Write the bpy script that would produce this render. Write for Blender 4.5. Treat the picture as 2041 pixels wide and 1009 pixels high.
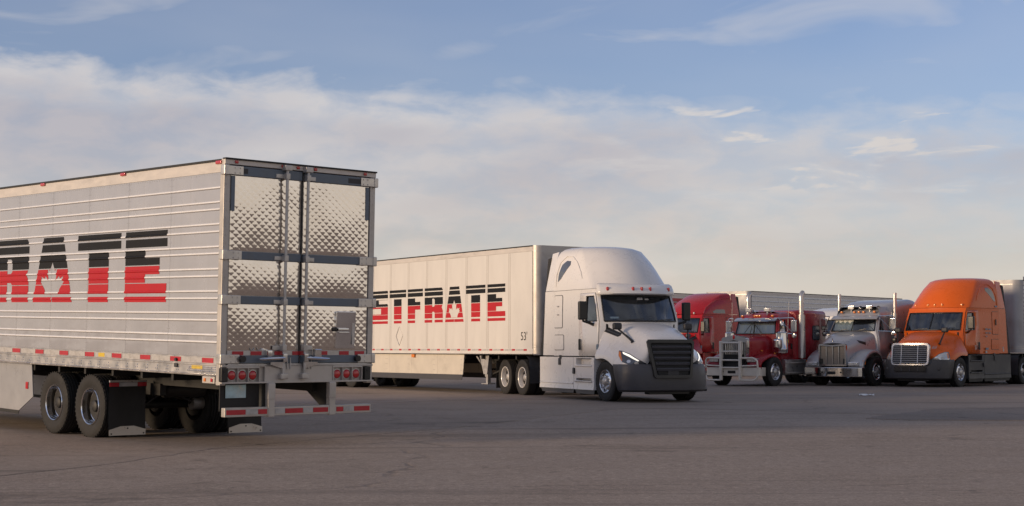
import bpy, bmesh, math, random
from mathutils import Vector, Matrix
from mathutils.geometry import tessellate_polygon
from mathutils.bvhtree import BVHTree

for _o in list(bpy.data.objects): bpy.data.objects.remove(_o)
SC = bpy.context.scene
COL = SC.collection
R = math.radians
random.seed(7)

# ------------------------------------------------------------------ camera
cam_d = bpy.data.cameras.new('camera'); CAM = bpy.data.objects.new('camera', cam_d); COL.objects.link(CAM)
CAM.location = (0, 0, 1.336); CAM.rotation_euler = (R(90 + 3.546), 0, 0)
cam_d.lens = 53.62; cam_d.sensor_width = 36; cam_d.clip_start = .1; cam_d.clip_end = 9000
SC.camera = CAM

# ------------------------------------------------------------------ light and sky
SUN_EL = 9.5
SUN_AZ = math.degrees(math.atan2(-.90, -.44))        # from +Y towards +X
sd = Vector((math.sin(R(SUN_AZ)) * math.cos(R(SUN_EL)), math.cos(R(SUN_AZ)) * math.cos(R(SUN_EL)), math.sin(R(SUN_EL))))
sun_d = bpy.data.lights.new('sun', 'SUN'); SUN = bpy.data.objects.new('sun', sun_d); COL.objects.link(SUN)
sun_d.energy = 3.1; sun_d.angle = R(14); sun_d.color = (1, .74, .48)
SUN.rotation_euler = sd.to_track_quat('Z', 'Y').to_euler(); SUN.location = (-40, -20, 30)
SC.view_settings.view_transform = 'Standard'; SC.view_settings.look = 'None'
SC.view_settings.exposure = 0; SC.view_settings.gamma = 1; SC.view_settings.use_curve_mapping = False


class NT:
    """small helper round a node tree"""
    def __init__(s, tree): s.t = tree; s.n = tree.nodes; s.l = tree.links
    def new(s, typ, **kw):
        n = s.n.new(typ)
        for k, v in kw.items(): setattr(n, k, v)
        return n
    def put(s, sock, v):
        if isinstance(v, bpy.types.NodeSocket): s.l.new(v, sock)
        elif v is not None:
            if sock.type == 'RGBA' and len(v) == 3: v = (*v, 1)
            sock.default_value = v
    def math(s, op, a, b=None, c=None, clamp=False):
        n = s.new('ShaderNodeMath', operation=op, use_clamp=clamp)
        s.put(n.inputs[0], a); s.put(n.inputs[1], b); s.put(n.inputs[2], c)
        return n.outputs[0]
    def mix(s, f, a, b, blend='MIX'):
        n = s.new('ShaderNodeMix', data_type='RGBA', blend_type=blend)
        s.put(n.inputs[0], f); s.put(n.inputs[6], a); s.put(n.inputs[7], b)
        return n.outputs[2]
    def step(s, v, lo, hi, a=0., b=1.):
        n = s.new('ShaderNodeMapRange', interpolation_type='SMOOTHSTEP')
        s.put(n.inputs[0], v); s.put(n.inputs[1], lo); s.put(n.inputs[2], hi); s.put(n.inputs[3], a); s.put(n.inputs[4], b)
        return n.outputs[0]
    def lin(s, v, lo, hi, a=0., b=1.):
        n = s.new('ShaderNodeMapRange'); n.clamp = True
        s.put(n.inputs[0], v); s.put(n.inputs[1], lo); s.put(n.inputs[2], hi); s.put(n.inputs[3], a); s.put(n.inputs[4], b)
        return n.outputs[0]
    def noise(s, vec, scale, detail=3., rough=.5, dist=0.):
        n = s.new('ShaderNodeTexNoise')
        if vec is not None: s.l.new(vec, n.inputs['Vector'])
        n.inputs['Scale'].default_value = scale; n.inputs['Detail'].default_value = detail
        n.inputs['Roughness'].default_value = rough; n.inputs['Distortion'].default_value = dist
        return n.outputs['Fac']
    def mapv(s, vec, scale=(1, 1, 1), loc=(0, 0, 0), rot=(0, 0, 0)):
        n = s.new('ShaderNodeMapping'); s.l.new(vec, n.inputs[0])
        n.inputs['Location'].default_value = loc; n.inputs['Rotation'].default_value = rot; n.inputs['Scale'].default_value = scale
        return n.outputs[0]
    def bump(s, h, strength, dist=.01):
        n = s.new('ShaderNodeBump'); n.inputs['Strength'].default_value = strength; n.inputs['Distance'].default_value = dist
        s.l.new(h, n.inputs['Height']); return n.outputs[0]


def make_world():
    w = bpy.data.worlds.new('World'); SC.world = w; w.use_nodes = True
    k = NT(w.node_tree); k.n.clear()
    out = k.new('ShaderNodeOutputWorld')
    sky = k.new('ShaderNodeTexSky', sky_type='NISHITA'); sky.sun_disc = False
    sky.sun_elevation = R(SUN_EL); sky.sun_rotation = R(SUN_AZ)
    sky.air_density = 1.; sky.dust_density = .3; sky.ozone_density = 3.
    b1 = k.new('ShaderNodeBackground'); k.l.new(k.mix(1., sky.outputs[0], (1.02, .87, 1.0), 'MULTIPLY'), b1.inputs[0]); b1.inputs[1].default_value = .15
    tc = k.new('ShaderNodeTexCoord'); d = tc.outputs['Generated']
    sep = k.new('ShaderNodeSeparateXYZ'); k.l.new(d, sep.inputs[0]); X, Y, Z = sep.outputs
    el = k.math('MULTIPLY', k.math('ARCSINE', Z), 57.2958)
    az = k.math('MULTIPLY', k.math('ARCTAN2', X, Y), 57.2958)
    azc = k.math('MINIMUM', k.math('MAXIMUM', az, -30.), 30.)
    v1 = k.mapv(d, (9, 9, 30)); v2 = k.mapv(d, (26, 26, 62), (3, 1, 0)); v3 = k.mapv(d, (4, 4, 15), (7, 0, 2))
    n1 = k.noise(v1, 1., 5, .55, .4); n2 = k.noise(v2, 1., 6, .55, .3); n3 = k.noise(v3, 1., 3, .5, .3)
    # broad cloud bank whose upper edge sits near ten degrees
    edge = k.math('ADD', k.math('MULTIPLY_ADD', azc, -.05, 9.5), k.math('MULTIPLY_ADD', n1, 2.6, -1.3))
    edge = k.math('ADD', edge, k.math('MULTIPLY_ADD', n2, 1.7, -.85))
    east = k.math('MULTIPLY', k.step(az, 32., 75.), k.step(az, 178., 150.))
    edge = k.math('MULTIPLY_ADD', east, 14., edge)
    depth = k.math('SUBTRACT', edge, el)                     # degrees below the cloud top
    soft = k.lin(azc, -16., 10., .50, 1.15)                   # crisp heads on the left, veil on the right
    m1 = k.step(depth, k.math('MULTIPLY', soft, -1.), k.math('MULTIPLY', soft, 1.6))
    m1 = k.math('MULTIPLY', m1, k.math('MAXIMUM', east, k.math('MULTIPLY', k.lin(azc, 4., 19., .93, .72), k.lin(n2, .36, .6, .70, 1.))))
    # thin streaks of cirrus higher up
    ci = k.mapv(d, (8, 8, 34), (0, 0, 0), (0, R(26), 0))
    c1 = k.noise(ci, 1., 4, .5, .5)
    m2 = k.math('MULTIPLY', k.step(c1, .44, .74), .42)
    # the long pale streak running up to the right
    sx = k.math('SUBTRACT', k.math('MULTIPLY_ADD', azc, .30, 11.75), el)
    m3 = k.math('MULTIPLY', k.step(k.math('ABSOLUTE', sx), .9, .0), k.step(k.math('ABSOLUTE', k.math('SUBTRACT', azc, 1.)), 7., 2.))
    m3 = k.math('MULTIPLY', k.math('MULTIPLY', m3, k.step(n1, .25, .65)), .38)
    # scattered brighter puffs low on the right
    pf = k.noise(k.mapv(d, (13, 13, 60), (1.3, 4, .4)), 1., 5, .5, .3)
    m4 = k.math('MULTIPLY', k.step(pf, .50, .62), k.step(azc, -2., 8.))
    m4 = k.math('MULTIPLY', m4, k.math('MULTIPLY', k.step(el, 4.5, 6.2), k.step(el, 9.6, 8.6)))
    hz = k.step(el, 8.5, 0., 0., .96)                        # haze near the horizon
    # colour of the bank: lit heads, grey violet bodies, cream towards the horizon
    body = k.mix(k.step(n3, .36, .62), (.51, .485, .515), (.62, .59, .59))
    head = k.mix(k.step(depth, .1, 1.9), (.67, .645, .645), body)
    low = k.mix(k.step(el, 8.2, 1.6), head, k.mix(k.lin(n1, .35, .65), (.66, .575, .50), (.70, .635, .57)))
    low = k.mix(k.math('MULTIPLY', east, .75), low, k.mix(k.step(n1, .4, .65), (.66, .59, .52), (.78, .72, .65)))
    west = k.math('MULTIPLY', k.math('MULTIPLY', k.step(az, -45., -85.), k.step(depth, 4.2, 1.6)), k.step(n1, .36, .6))
    low = k.mix(west, low, (1.15, .98, .80))
    col = k.mix(k.math('MULTIPLY', m4, .6), low, (.70, .66, .63))
    # thin high cloud added overhead, out of view, for a neutral fill
    n4 = k.noise(k.mapv(d, (3.2, 3.2, 5), (2, 5, 1)), 1., 5, .55, .5)
    m5 = k.math('MULTIPLY', k.math('MULTIPLY', k.step(n4, .38, .62), .5), k.step(el, 13., 24.))
    col = k.mix(k.step(el, 13., 22.), col, (.56, .525, .50))
    m2 = k.math('MAXIMUM', m2, m5)
    mask = k.math('MAXIMUM', k.math('MAXIMUM', m1, hz), k.math('MAXIMUM', m2, k.math('MAXIMUM', m3, m4)), clamp=True)
    mask = k.math('MAXIMUM', mask, k.math('MULTIPLY_ADD', n3, .32, .0))
    b2 = k.new('ShaderNodeBackground'); k.l.new(col, b2.inputs[0]); b2.inputs[1].default_value = 1.
    mx = k.new('ShaderNodeMixShader'); k.l.new(mask, mx.inputs[0]); k.l.new(b1.outputs[0], mx.inputs[1]); k.l.new(b2.outputs[0], mx.inputs[2])
    k.l.new(mx.outputs[0], out.inputs[0])


make_world()


# ------------------------------------------------------------------ materials
def mat(name, rgb, rough=.5, metal=0., coat=0., var=.06, vscale=3., bump=0., bscale=40., spec=.5, rvar=.08, dirt=None, emit=0., stretch=(1, 1, 1), coat_rough=.06):
    m = bpy.data.materials.new(name); m.use_nodes = True
    k = NT(m.node_tree); p = k.n['Principled BSDF']
    tc = k.new('ShaderNodeTexCoord'); v = tc.outputs['Object']
    vs = k.mapv(v, stretch)
    n = k.noise(vs, vscale, 5, .6)
    lo = tuple(c * (1 - var) for c in rgb); hi = tuple(min(1, c * (1 + var)) for c in rgb)
    c = k.mix(k.lin(n, .3, .7), lo, hi)
    if dirt:      # (colour, amount, scale): grime in uneven patches
        dn = k.noise(vs, dirt[2], 6, .65)
        c = k.mix(k.math('MULTIPLY', k.step(dn, .48, .72), dirt[1]), c, dirt[0])
    k.put(p.inputs['Base Color'], c)
    k.put(p.inputs['Roughness'], k.lin(n, .3, .7, max(.02, rough - rvar), min(1, rough + rvar)))
    p.inputs['Metallic'].default_value = metal; p.inputs['Specular IOR Level'].default_value = spec
    p.inputs['Coat Weight'].default_value = coat; p.inputs['Coat Roughness'].default_value = coat_rough
    if bump:
        k.put(p.inputs['Normal'], k.bump(k.noise(vs, bscale, 4, .6), bump))
    if emit:
        p.inputs['Emission Color'].default_value = (*rgb, 1); p.inputs['Emission Strength'].default_value = emit
    return m


def glass(name, tint, see=.5):
    m = bpy.data.materials.new(name); m.use_nodes = True
    k = NT(m.node_tree); k.n.clear(); o = k.new('ShaderNodeOutputMaterial')
    t = k.new('ShaderNodeBsdfTransparent'); t.inputs[0].default_value = (*tint, 1)
    g = k.new('ShaderNodeBsdfGlossy'); g.inputs['Roughness'].default_value = .03; g.inputs[0].default_value = (.9, .95, 1, 1)
    f = k.new('ShaderNodeFresnel'); f.inputs[0].default_value = 1.5
    tc = k.new('ShaderNodeTexCoord'); n = k.noise(tc.outputs['Object'], 2.5, 3)
    ff = k.math('ADD', f.outputs[0], k.lin(n, .3, .7, .05, .13))
    x = k.new('ShaderNodeMixShader'); k.l.new(ff, x.inputs[0]); k.l.new(t.outputs[0], x.inputs[1]); k.l.new(g.outputs[0], x.inputs[2])
    k.l.new(x.outputs[0], o.inputs[0]); return m


GRIME = (.16, .135, .11)
MT = dict(
    white=mat('white_paint', (.76, .735, .71), .28, rvar=.02, coat=.35, var=.015, dirt=(GRIME, .025, 1.3)),
    whiteb=mat('white_trailer_paint', (.66, .635, .60), .45, coat=.1, var=.03, dirt=(GRIME, .08, 1.1), stretch=(1, 1, .35)),
    poststrip=mat('rivet_row_strip', (.46, .43, .395), .5, var=.1),
    cream=mat('cream_skirt_panel', (.60, .55, .47), .5, var=.05, dirt=(GRIME, .18, 1.6)),
    red=mat('dark_red_paint', (.38, .010, .016), .27, coat=.12, spec=.4, var=.05, rvar=.03),
    red2=mat('crimson_paint', (.31, .010, .018), .28, coat=.12, spec=.4, rvar=.03, var=.06, dirt=(GRIME, .04, 1.4)),
    silver=mat('silver_grey_paint', (.43, .43, .44), .33, metal=.35, coat=.4, var=.04, dirt=(GRIME, .05, 1.5)),
    orange=mat('orange_paint', (.68, .118, .010), .28, coat=.08, spec=.35, rvar=.03, var=.04, dirt=(GRIME, .03, 1.5)),
    alu=mat('brushed_aluminium', (.60, .575, .55), .36, metal=.85, var=.08, vscale=6, rvar=.12, dirt=(GRIME, .15, 3)),
    rib_highlight=mat('painted_rib_highlight', (.80, .79, .79), .22, coat=.3, var=.04),  # bright rib lines painted as a lighter material
    aludull=mat('dull_aluminium', (.50, .47, .44), .5, metal=.55, var=.1, dirt=(GRIME, .25, 2.5)),
    rail=mat('cream_top_rail', (.62, .575, .53), .45, metal=.15, var=.05, dirt=(GRIME, .22, 1.8), stretch=(1, 1, 3)),
    chrome=mat('chrome', (.66, .655, .65), .12, metal=1, var=.04, rvar=.05),
    grillebar=mat('satin_grille_chrome', (.44, .43, .42), .30, metal=.9, var=.08),
    polish=mat('polished_wheel_metal', (.74, .74, .75), .15, metal=1, var=.05, rvar=.06),
    bull=mat('satin_bull_bar_metal', (.74, .68, .59), .40, metal=.15, var=.06),
    steel=mat('galvanised_steel', (.50, .48, .46), .42, metal=.6, var=.12, vscale=9, dirt=(GRIME, .3, 5)),
    frame=mat('chassis_black', (.013, .0125, .012), .6, var=.3, dirt=((.035, .03, .026), .35, 4)),
    rubber=mat('tyre_rubber', (.017, .016, .0155), .78, var=.25, vscale=7, dirt=((.034, .031, .028), .45, 5), bump=.25, bscale=60),
    flap=mat('mud_flap_rubber', (.020, .019, .0185), .7, var=.2, dirt=((.045, .04, .035), .4, 3), bump=.2, bscale=30),
    plastic=mat('dark_grey_plastic', (.030, .030, .034), .5, var=.1, dirt=((.07, .065, .06), .3, 3)),
    bumper=mat('grey_bumper_plastic', (.060, .059, .066), .42, var=.05, dirt=((.09, .085, .08), .2, 2)),
    bumper2=mat('charcoal_bumper_plastic', (.052, .050, .052), .5, var=.08, dirt=((.10, .09, .08), .3, 2)),
    black=mat('black_plastic', (.014, .014, .015), .35, var=.15),
    dark=mat('dark_interior', (.02, .019, .018), .8, var=.2),
    seat=mat('grey_seat_fabric', (.10, .095, .09), .85, var=.2),
    glare=mat('pale_glass_glare', (.62, .63, .56), .7, var=.12),  # pale tone standing in for sky reflected in the glass
    curtain=mat('grey_curtain', (.30, .29, .27), .85, var=.15),
    blue=mat('slate_blue_strap', (.125, .155, .195), .45, metal=.2, var=.08, dirt=(GRIME, .2, 4)),
    redlens=mat('red_lamp_lens', (.50, .016, .02), .2, coat=.8, var=.1),
    redtape=mat('red_reflective_tape', (.46, .018, .03), .38, coat=.3, var=.12, vscale=12),
    whitetape=mat('white_reflective_tape', (.47, .455, .44), .4, var=.1, vscale=12, dirt=(GRIME, .4, 8)),
    amber=mat('amber_lens', (.75, .22, .03), .2, coat=.8, var=.1),
    lampclear=mat('clear_lamp', (.68, .68, .66), .12, metal=.5, coat=1, var=.1),
    lampdark=mat('smoked_lamp_housing', (.07, .075, .085), .15, coat=1, var=.2),
    drl=mat('daytime_light_strip', (1, .93, .80), .3, emit=.9, var=.02),
    logoblack=mat('black_print', (.009, .009, .010), .55, var=.1, spec=.2),
    logored=mat('red_print', (.46, .016, .024), .5, var=.05, spec=.25),
    yellow=mat('yellow_sticker', (.66, .46, .04), .5, var=.1),
    paper=mat('white_litter', (.8, .8, .78), .8, var=.04),
    plate=mat('pale_blue_plate', (.42, .58, .62), .4, var=.2, vscale=9, dirt=((.62, .60, .52), .7, 5)),
    badge=mat('blue_grey_badge', (.13, .19, .25), .4),
    mesh=mat('grille_mesh', (.21, .185, .155), .5, metal=.1, var=.2, vscale=30),
    shaded_nose=mat('shaded_grey_nose_sheet', (.40, .40, .41), .5, metal=.2, var=.08, dirt=(GRIME, .3, 2)),  # sleeper's shadow on the nose wall painted in as a duller grey
    roofskin=mat('roof_skin', (.55, .53, .50), .5, metal=.4, var=.1),
    glass=glass('tinted_window', (.42, .46, .48)),
    wglass=glass('windscreen_glass', (.50, .56, .62)),
)


def side_metal():
    m = bpy.data.materials.new('glossy_ribbed_sheet'); m.use_nodes = True
    k = NT(m.node_tree); p = k.n['Principled BSDF']
    v = k.new('ShaderNodeTexCoord').outputs['Object']
    n = k.noise(k.mapv(v, (1, 1, .5)), 1.6, 5, .6)
    c = k.mix(k.lin(n, .3, .7), (.42, .42, .445), (.48, .48, .505))
    st = k.noise(k.mapv(v, (6, 1, .25)), 2.2, 5, .65)          # faint vertical weather streaks
    c = k.mix(k.math('MULTIPLY', k.step(st, .52, .8), .22), c, (.27, .245, .22))
    k.put(p.inputs['Base Color'], c); p.inputs['Metallic'].default_value = .35
    k.put(p.inputs['Roughness'], k.lin(n, .3, .7, .20, .30))
    p.inputs['Coat Weight'].default_value = .45; p.inputs['Coat Roughness'].default_value = .03
    wv = k.noise(k.mapv(v, (1.5, 1, 3.2)), 1.2, 2, .4)          # oil-canning of the thin sheet
    k.put(p.inputs['Normal'], k.bump(wv, .22, .02))
    k.put(p.inputs['Coat Normal'], k.bump(wv, .28, .03))
    return m


def quilt_metal():
    m = bpy.data.materials.new('quilted_stainless'); m.use_nodes = True
    k = NT(m.node_tree); p = k.n['Principled BSDF']
    v = k.new('ShaderNodeTexCoord').outputs['Object']
    n = k.noise(v, 2.2, 4, .6)
    k.put(p.inputs['Base Color'], k.mix(k.lin(n, .3, .7), (.78, .72, .65), (.87, .81, .74)))
    p.inputs['Metallic'].default_value = 1.
    k.put(p.inputs['Roughness'], k.lin(n, .3, .7, .07, .14))
    wv = k.noise(k.mapv(v, (1, 1, 1)), 1.5, 2, .4)
    k.put(p.inputs['Normal'], k.bump(wv, .5, .03))
    return m


MT['sheet'] = side_metal(); MT['quilt'] = quilt_metal()


def asphalt(name, base, speck, big=.12, crack=.5, streak=None):
    m = bpy.data.materials.new(name); m.use_nodes = True
    k = NT(m.node_tree); p = k.n['Principled BSDF']
    v = k.new('ShaderNodeTexCoord').outputs['Object']
    a = k.noise(v, .10, 4, .6, .6); b = k.noise(v, .55, 5, .6, .5); c2 = k.noise(v, 3.2, 5, .7)
    g = k.noise(v, 11., 4, .8); f = k.noise(v, 42., 3, .85)
    col = k.mix(k.lin(a, .35, .65), tuple(x * (1 - big) for x in base), tuple(x * (1 + big) for x in base))
    col = k.mix(k.math('MULTIPLY', k.step(b, .50, .72), .45), col, tuple(x * .62 for x in base))        # old stains
    col = k.mix(k.math('MULTIPLY', k.step(c2, .55, .75), .35), col, tuple(x * 1.25 for x in base))
    col = k.mix(k.math('MULTIPLY', k.step(g, .53, .70), speck), col, tuple(min(1, x * 1.75) for x in base))
    col = k.mix(k.math('MULTIPLY', k.step(g, .48, .32), speck), col, tuple(x * .45 for x in base))
    col = k.mix(k.math('MULTIPLY', k.step(f, .53, .68), speck), col, tuple(min(1, x * 1.9) for x in base))
    col = k.mix(k.math('MULTIPLY', k.step(f, .46, .32), speck), col, tuple(x * .4 for x in base))
    oil = k.noise(v, 1.3, 3, .6, .8)
    col = k.mix(k.math('MULTIPLY', k.step(oil, .62, .72), .5), col, tuple(x * .38 for x in base))
    if streak:      # tyre-worn streaks along one direction
        s = k.noise(k.mapv(v, (.05, 1.1, 1), (0, 0, 0), (0, 0, streak)), 1., 4, .6, .3)
        col = k.mix(k.math('MULTIPLY', k.step(s, .54, .7), .6), col, tuple(x * .48 for x in base))
    # cracks
    wob = k.new('ShaderNodeTexNoise'); k.l.new(v, wob.inputs['Vector']); wob.inputs['Scale'].default_value = .9; wob.inputs['Detail'].default_value = 5
    vm = k.new('ShaderNodeVectorMath', operation='MULTIPLY_ADD'); k.l.new(wob.outputs['Color'], vm.inputs[0]); vm.inputs[1].default_value = (1.3, 1.3, 0); k.l.new(v, vm.inputs[2])
    vo = k.new('ShaderNodeTexVoronoi', feature='DISTANCE_TO_EDGE'); k.l.new(vm.outputs[0], vo.inputs['Vector']); vo.inputs['Scale'].default_value = .11
    cr = k.math('MULTIPLY', k.step(vo.outputs['Distance'], .0075, .0015), k.step(b, .40, .52))
    col = k.mix(k.math('MULTIPLY', cr, crack), col, tuple(x * .22 for x in base))
    k.put(p.inputs['Base Color'], col)
    k.put(p.inputs['Roughness'], k.lin(b, .3, .7, .78, .93)); p.inputs['Specular IOR Level'].default_value = .3
    hgt = k.math('ADD', k.math('MULTIPLY', g, .5), k.math('MULTIPLY', f, .4))
    hgt = k.math('SUBTRACT', hgt, k.math('MULTIPLY', cr, .8))
    k.put(p.inputs['Normal'], k.bump(hgt, .55, .012))
    return m


# ------------------------------------------------------------------ mesh helpers
class MB:
    def __init__(s): s.v = []; s.f = []; s.m = []; s.cur = 0; s.wn = False
    def add(s, vs, fs, M=None):
        b = len(s.v)
        s.v += [tuple(M @ Vector(v)) if M else tuple(v) for v in vs]
        s.f += [tuple(b + i for i in f) for f in fs]; s.m += [s.cur] * len(fs); return s
    def box(s, x0, x1, y0, y1, z0, z1, M=None):
        v = [(x, y, z) for x in (x0, x1) for y in (y0, y1) for z in (z0, z1)]
        return s.add(v, [(0, 1, 3, 2), (4, 6, 7, 5), (0, 4, 5, 1), (2, 3, 7, 6), (0, 2, 6, 4), (1, 5, 7, 3)], M)
    def rbox(s, x0, x1, y0, y1, z0, z1, r=.01, seg=2, M=None):
        s.wn = True; bm = bmesh.new(); bmesh.ops.create_cube(bm, size=1)
        for v in bm.verts: v.co = Vector(((x0 + x1) / 2 + v.co.x * (x1 - x0), (y0 + y1) / 2 + v.co.y * (y1 - y0), (z0 + z1) / 2 + v.co.z * (z1 - z0)))
        r = min(r, abs(x1 - x0) * .49, abs(y1 - y0) * .49, abs(z1 - z0) * .49)
        bmesh.ops.bevel(bm, geom=bm.edges[:], offset=r, segments=seg, affect='EDGES', profile=.5)
        bm.verts.index_update()
        s.add([v.co[:] for v in bm.verts], [[v.index for v in f.verts] for f in bm.faces], M); bm.free(); return s
    def tube(s, pts, r, n=8, caps=True, M=None):
        P = [Vector(p) for p in pts]; rs = r if isinstance(r, (list, tuple)) else [r] * len(P)
        vs = []; fs = []; up = None
        for i, p in enumerate(P):
            t = (P[min(i + 1, len(P) - 1)] - P[max(i - 1, 0)]).normalized()
            if up is None: up = t.orthogonal().normalized()
            up = (up - t * up.dot(t)).normalized(); w = t.cross(up)
            for j in range(n):
                a = 2 * math.pi * j / n; vs.append(p + (up * math.cos(a) + w * math.sin(a)) * rs[i])
        for i in range(len(P) - 1):
            for j in range(n): fs.append((i * n + j, i * n + (j + 1) % n, (i + 1) * n + (j + 1) % n, (i + 1) * n + j))
        if caps: fs += [tuple(range(n))[::-1], tuple((len(P) - 1) * n + j for j in range(n))]
        return s.add(vs, fs, M)
    def cyl(s, a, b, r, r2=None, n=16, M=None): return s.tube([a, b], [r, r if r2 is None else r2], n, True, M)
    def lathe(s, prof, n=32, M=None, close=False):      # profile of (radius, axial); axis = local y
        vs = []; fs = []; k = len(prof)
        for j in range(n):
            a = 2 * math.pi * j / n
            for r, h in prof: vs.append((r * math.cos(a), h, r * math.sin(a)))
        for j in range(n):
            q = (j + 1) % n
            for i in range(k - 1 + (1 if close else 0)): fs.append((j * k + i, j * k + (i + 1) % k, q * k + (i + 1) % k, q * k + i))
        return s.add(vs, fs, M)
    def prism(s, poly, fn, a, b):       # 2-D polygon extruded between depths a and b; fn(u, v, d) -> point
        n = len(poly); tr = tessellate_polygon([[Vector((p[0], p[1], 0)) for p in poly]])
        s.add([fn(u, v, a) for u, v in poly] + [fn(u, v, b) for u, v in poly],
              [tuple(t) for t in tr] + [tuple(n + i for i in t[::-1]) for t in tr] + [(i, (i + 1) % n, n + (i + 1) % n, n + i) for i in range(n)])
        return s
    def grid(s, P, closeu=False):
        h, w = len(P), len(P[0])
        fs = [(i * w + j, i * w + (j + 1) % w, (i + 1) * w + (j + 1) % w, (i + 1) * w + j) for i in range(h - 1) for j in range(w if closeu else w - 1)]
        return s.add([p for r in P for p in r], fs)
    def build(s, name, m, parent=None, smooth=35, label=None, merge=1e-5, kind=None, normals=True):
        me = bpy.data.meshes.new(name); me.from_pydata(s.v, [], s.f)
        ms = m if isinstance(m, (list, tuple)) else [m]
        for x in ms: me.materials.append(MT[x] if isinstance(x, str) else x)
        me.polygons.foreach_set('material_index', s.m)
        bm = bmesh.new(); bm.from_mesh(me)
        if merge: bmesh.ops.remove_doubles(bm, verts=bm.verts[:], dist=merge)
        if normals: bmesh.ops.recalc_face_normals(bm, faces=bm.faces[:])
        bm.to_mesh(me); bm.free()
        if smooth: 
            me.shade_smooth(); me.set_sharp_from_angle(angle=R(smooth))
        o = put(name, me, parent, label, kind)
        if s.wn and smooth:
            md = o.modifiers.new('flat_faces', 'WEIGHTED_NORMAL'); md.keep_sharp = True; md.weight = 100
        return o


def put(name, me, parent=None, label=None, kind=None):
    o = bpy.data.objects.new(name, me); COL.objects.link(o)
    if parent: o.parent = parent
    if label: o['label'] = label
    if kind: o['kind'] = kind
    return o


def thing(name, label, cat, loc=(0, 0, 0), yaw=0., group=None, pitch=0.):
    o = bpy.data.objects.new(name, None); COL.objects.link(o)
    o.location = loc; o.rotation_mode = 'XYZ'; o.rotation_euler = (0, -pitch, yaw); o.empty_display_size = .3
    o['label'] = label; o['category'] = cat
    if group: o['group'] = group
    return o


def clip(poly, a, b, c):        # keep a*u + b*v + c >= 0
    out = []
    for i, p in enumerate(poly):
        q = poly[(i + 1) % len(poly)]; dp = a * p[0] + b * p[1] + c; dq = a * q[0] + b * q[1] + c
        if dp >= 0: out.append(p)
        if (dp >= 0) != (dq >= 0):
            t = dp / (dp - dq); out.append((p[0] + (q[0] - p[0]) * t, p[1] + (q[1] - p[1]) * t))
    return out


def tri2d(poly): 
    v = [Vector((p[0], p[1], 0)) for p in poly]
    return [[poly[i] for i in t] for t in tessellate_polygon([v])]


def tri2dh(poly, hole):
    al = list(poly) + list(hole)
    return [[al[i] for i in t] for t in tessellate_polygon([[Vector((p[0], p[1], 0)) for p in poly], [Vector((p[0], p[1], 0)) for p in hole]])]


def frange(a, b, d):
    n = max(1, int(math.ceil((b - a) / d))); return [a + (b - a) * i / n for i in range(n + 1)]


def drape(mb, polys, fn, us, vs, skirt=None):
    """lay convex 2-D polygons on the surface fn(u, v, off), cut along the grid lines us, vs"""
    edges = {}
    for poly in polys:
        u0 = min(p[0] for p in poly); u1 = max(p[0] for p in poly); v0 = min(p[1] for p in poly); v1 = max(p[1] for p in poly)
        for i in range(len(us) - 1):
            if us[i + 1] <= u0 or us[i] >= u1: continue
            c1 = clip(clip(poly, 1, 0, -us[i]), -1, 0, us[i + 1])
            if len(c1) < 3: continue
            for j in range(len(vs) - 1):
                if vs[j + 1] <= v0 or vs[j] >= v1: continue
                c = clip(clip(c1, 0, 1, -vs[j]), 0, -1, vs[j + 1])
                d = []
                for p in c:
                    if not d or abs(p[0] - d[-1][0]) + abs(p[1] - d[-1][1]) > 1e-6: d.append(p)
                if len(d) > 1 and abs(d[0][0] - d[-1][0]) + abs(d[0][1] - d[-1][1]) < 1e-6: d.pop()
                if len(d) < 3: continue
                mb.add([fn(p[0], p[1], 0) for p in d], [tuple(range(len(d)))])
                if skirt:
                    for a in range(len(d)):
                        e = (tuple(round(x, 5) for x in d[a]), tuple(round(x, 5) for x in d[(a + 1) % len(d)]))
                        if (e[1], e[0]) in edges: edges.pop((e[1], e[0]))
                        else: edges[e] = 1
    if skirt:
        for a, b in edges: mb.add([fn(*a, 0), fn(*b, 0), fn(*b, -skirt), fn(*a, -skirt)], [(0, 1, 2, 3)])
    return mb


def bvh_of(*objs):
    vs = []; fs = []
    for o in objs:
        b = len(vs); vs += [v.co.copy() for v in o.data.vertices]; fs += [tuple(b + i for i in p.vertices) for p in o.data.polygons]
    return BVHTree.FromPolygons(vs, fs)


def projector(bvh, org, U, V, off):
    """fn(u, v, d): point org+u*U+v*V dropped along -(U x V) onto the body and lifted off + d"""
    U = Vector(U).normalized(); V = Vector(V).normalized(); N = U.cross(V).normalized(); org = Vector(org)
    def fn(u, v, d):
        p = org + U * u + V * v
        h = bvh.ray_cast(p + N * 3, -N, 6)
        if h[0] is None:
            h = bvh.find_nearest(p)
            q = Vector((h[0].dot(U), h[0].dot(V), h[0].dot(N)))
            return U * (p.dot(U)) + V * (p.dot(V)) + N * (q.z + off + d)
        return h[0] + N * (off + d)
    return fn


def stick(name, m, parent, bvh, org, U, V, poly, off=.004, thick=.012, d=.05, label=None, smooth=40):
    mb = MB(); fn = projector(bvh, org, U, V, off)
    us = frange(min(p[0] for p in poly), max(p[0] for p in poly), d); vs = frange(min(p[1] for p in poly), max(p[1] for p in poly), d)
    drape(mb, tri2d(poly), fn, us, vs, thick)
    return mb.build(name, m, parent, smooth, label)


def bake(o, levels=2):
    md = o.modifiers.new('s', 'SUBSURF'); md.levels = levels; md.render_levels = levels
    dg = bpy.context.evaluated_depsgraph_get(); me = bpy.data.meshes.new_from_object(o.evaluated_get(dg))
    o.modifiers.clear(); old = o.data; o.data = me; bpy.data.meshes.remove(old); me.name = o.name
    me.shade_smooth(); return o


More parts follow.
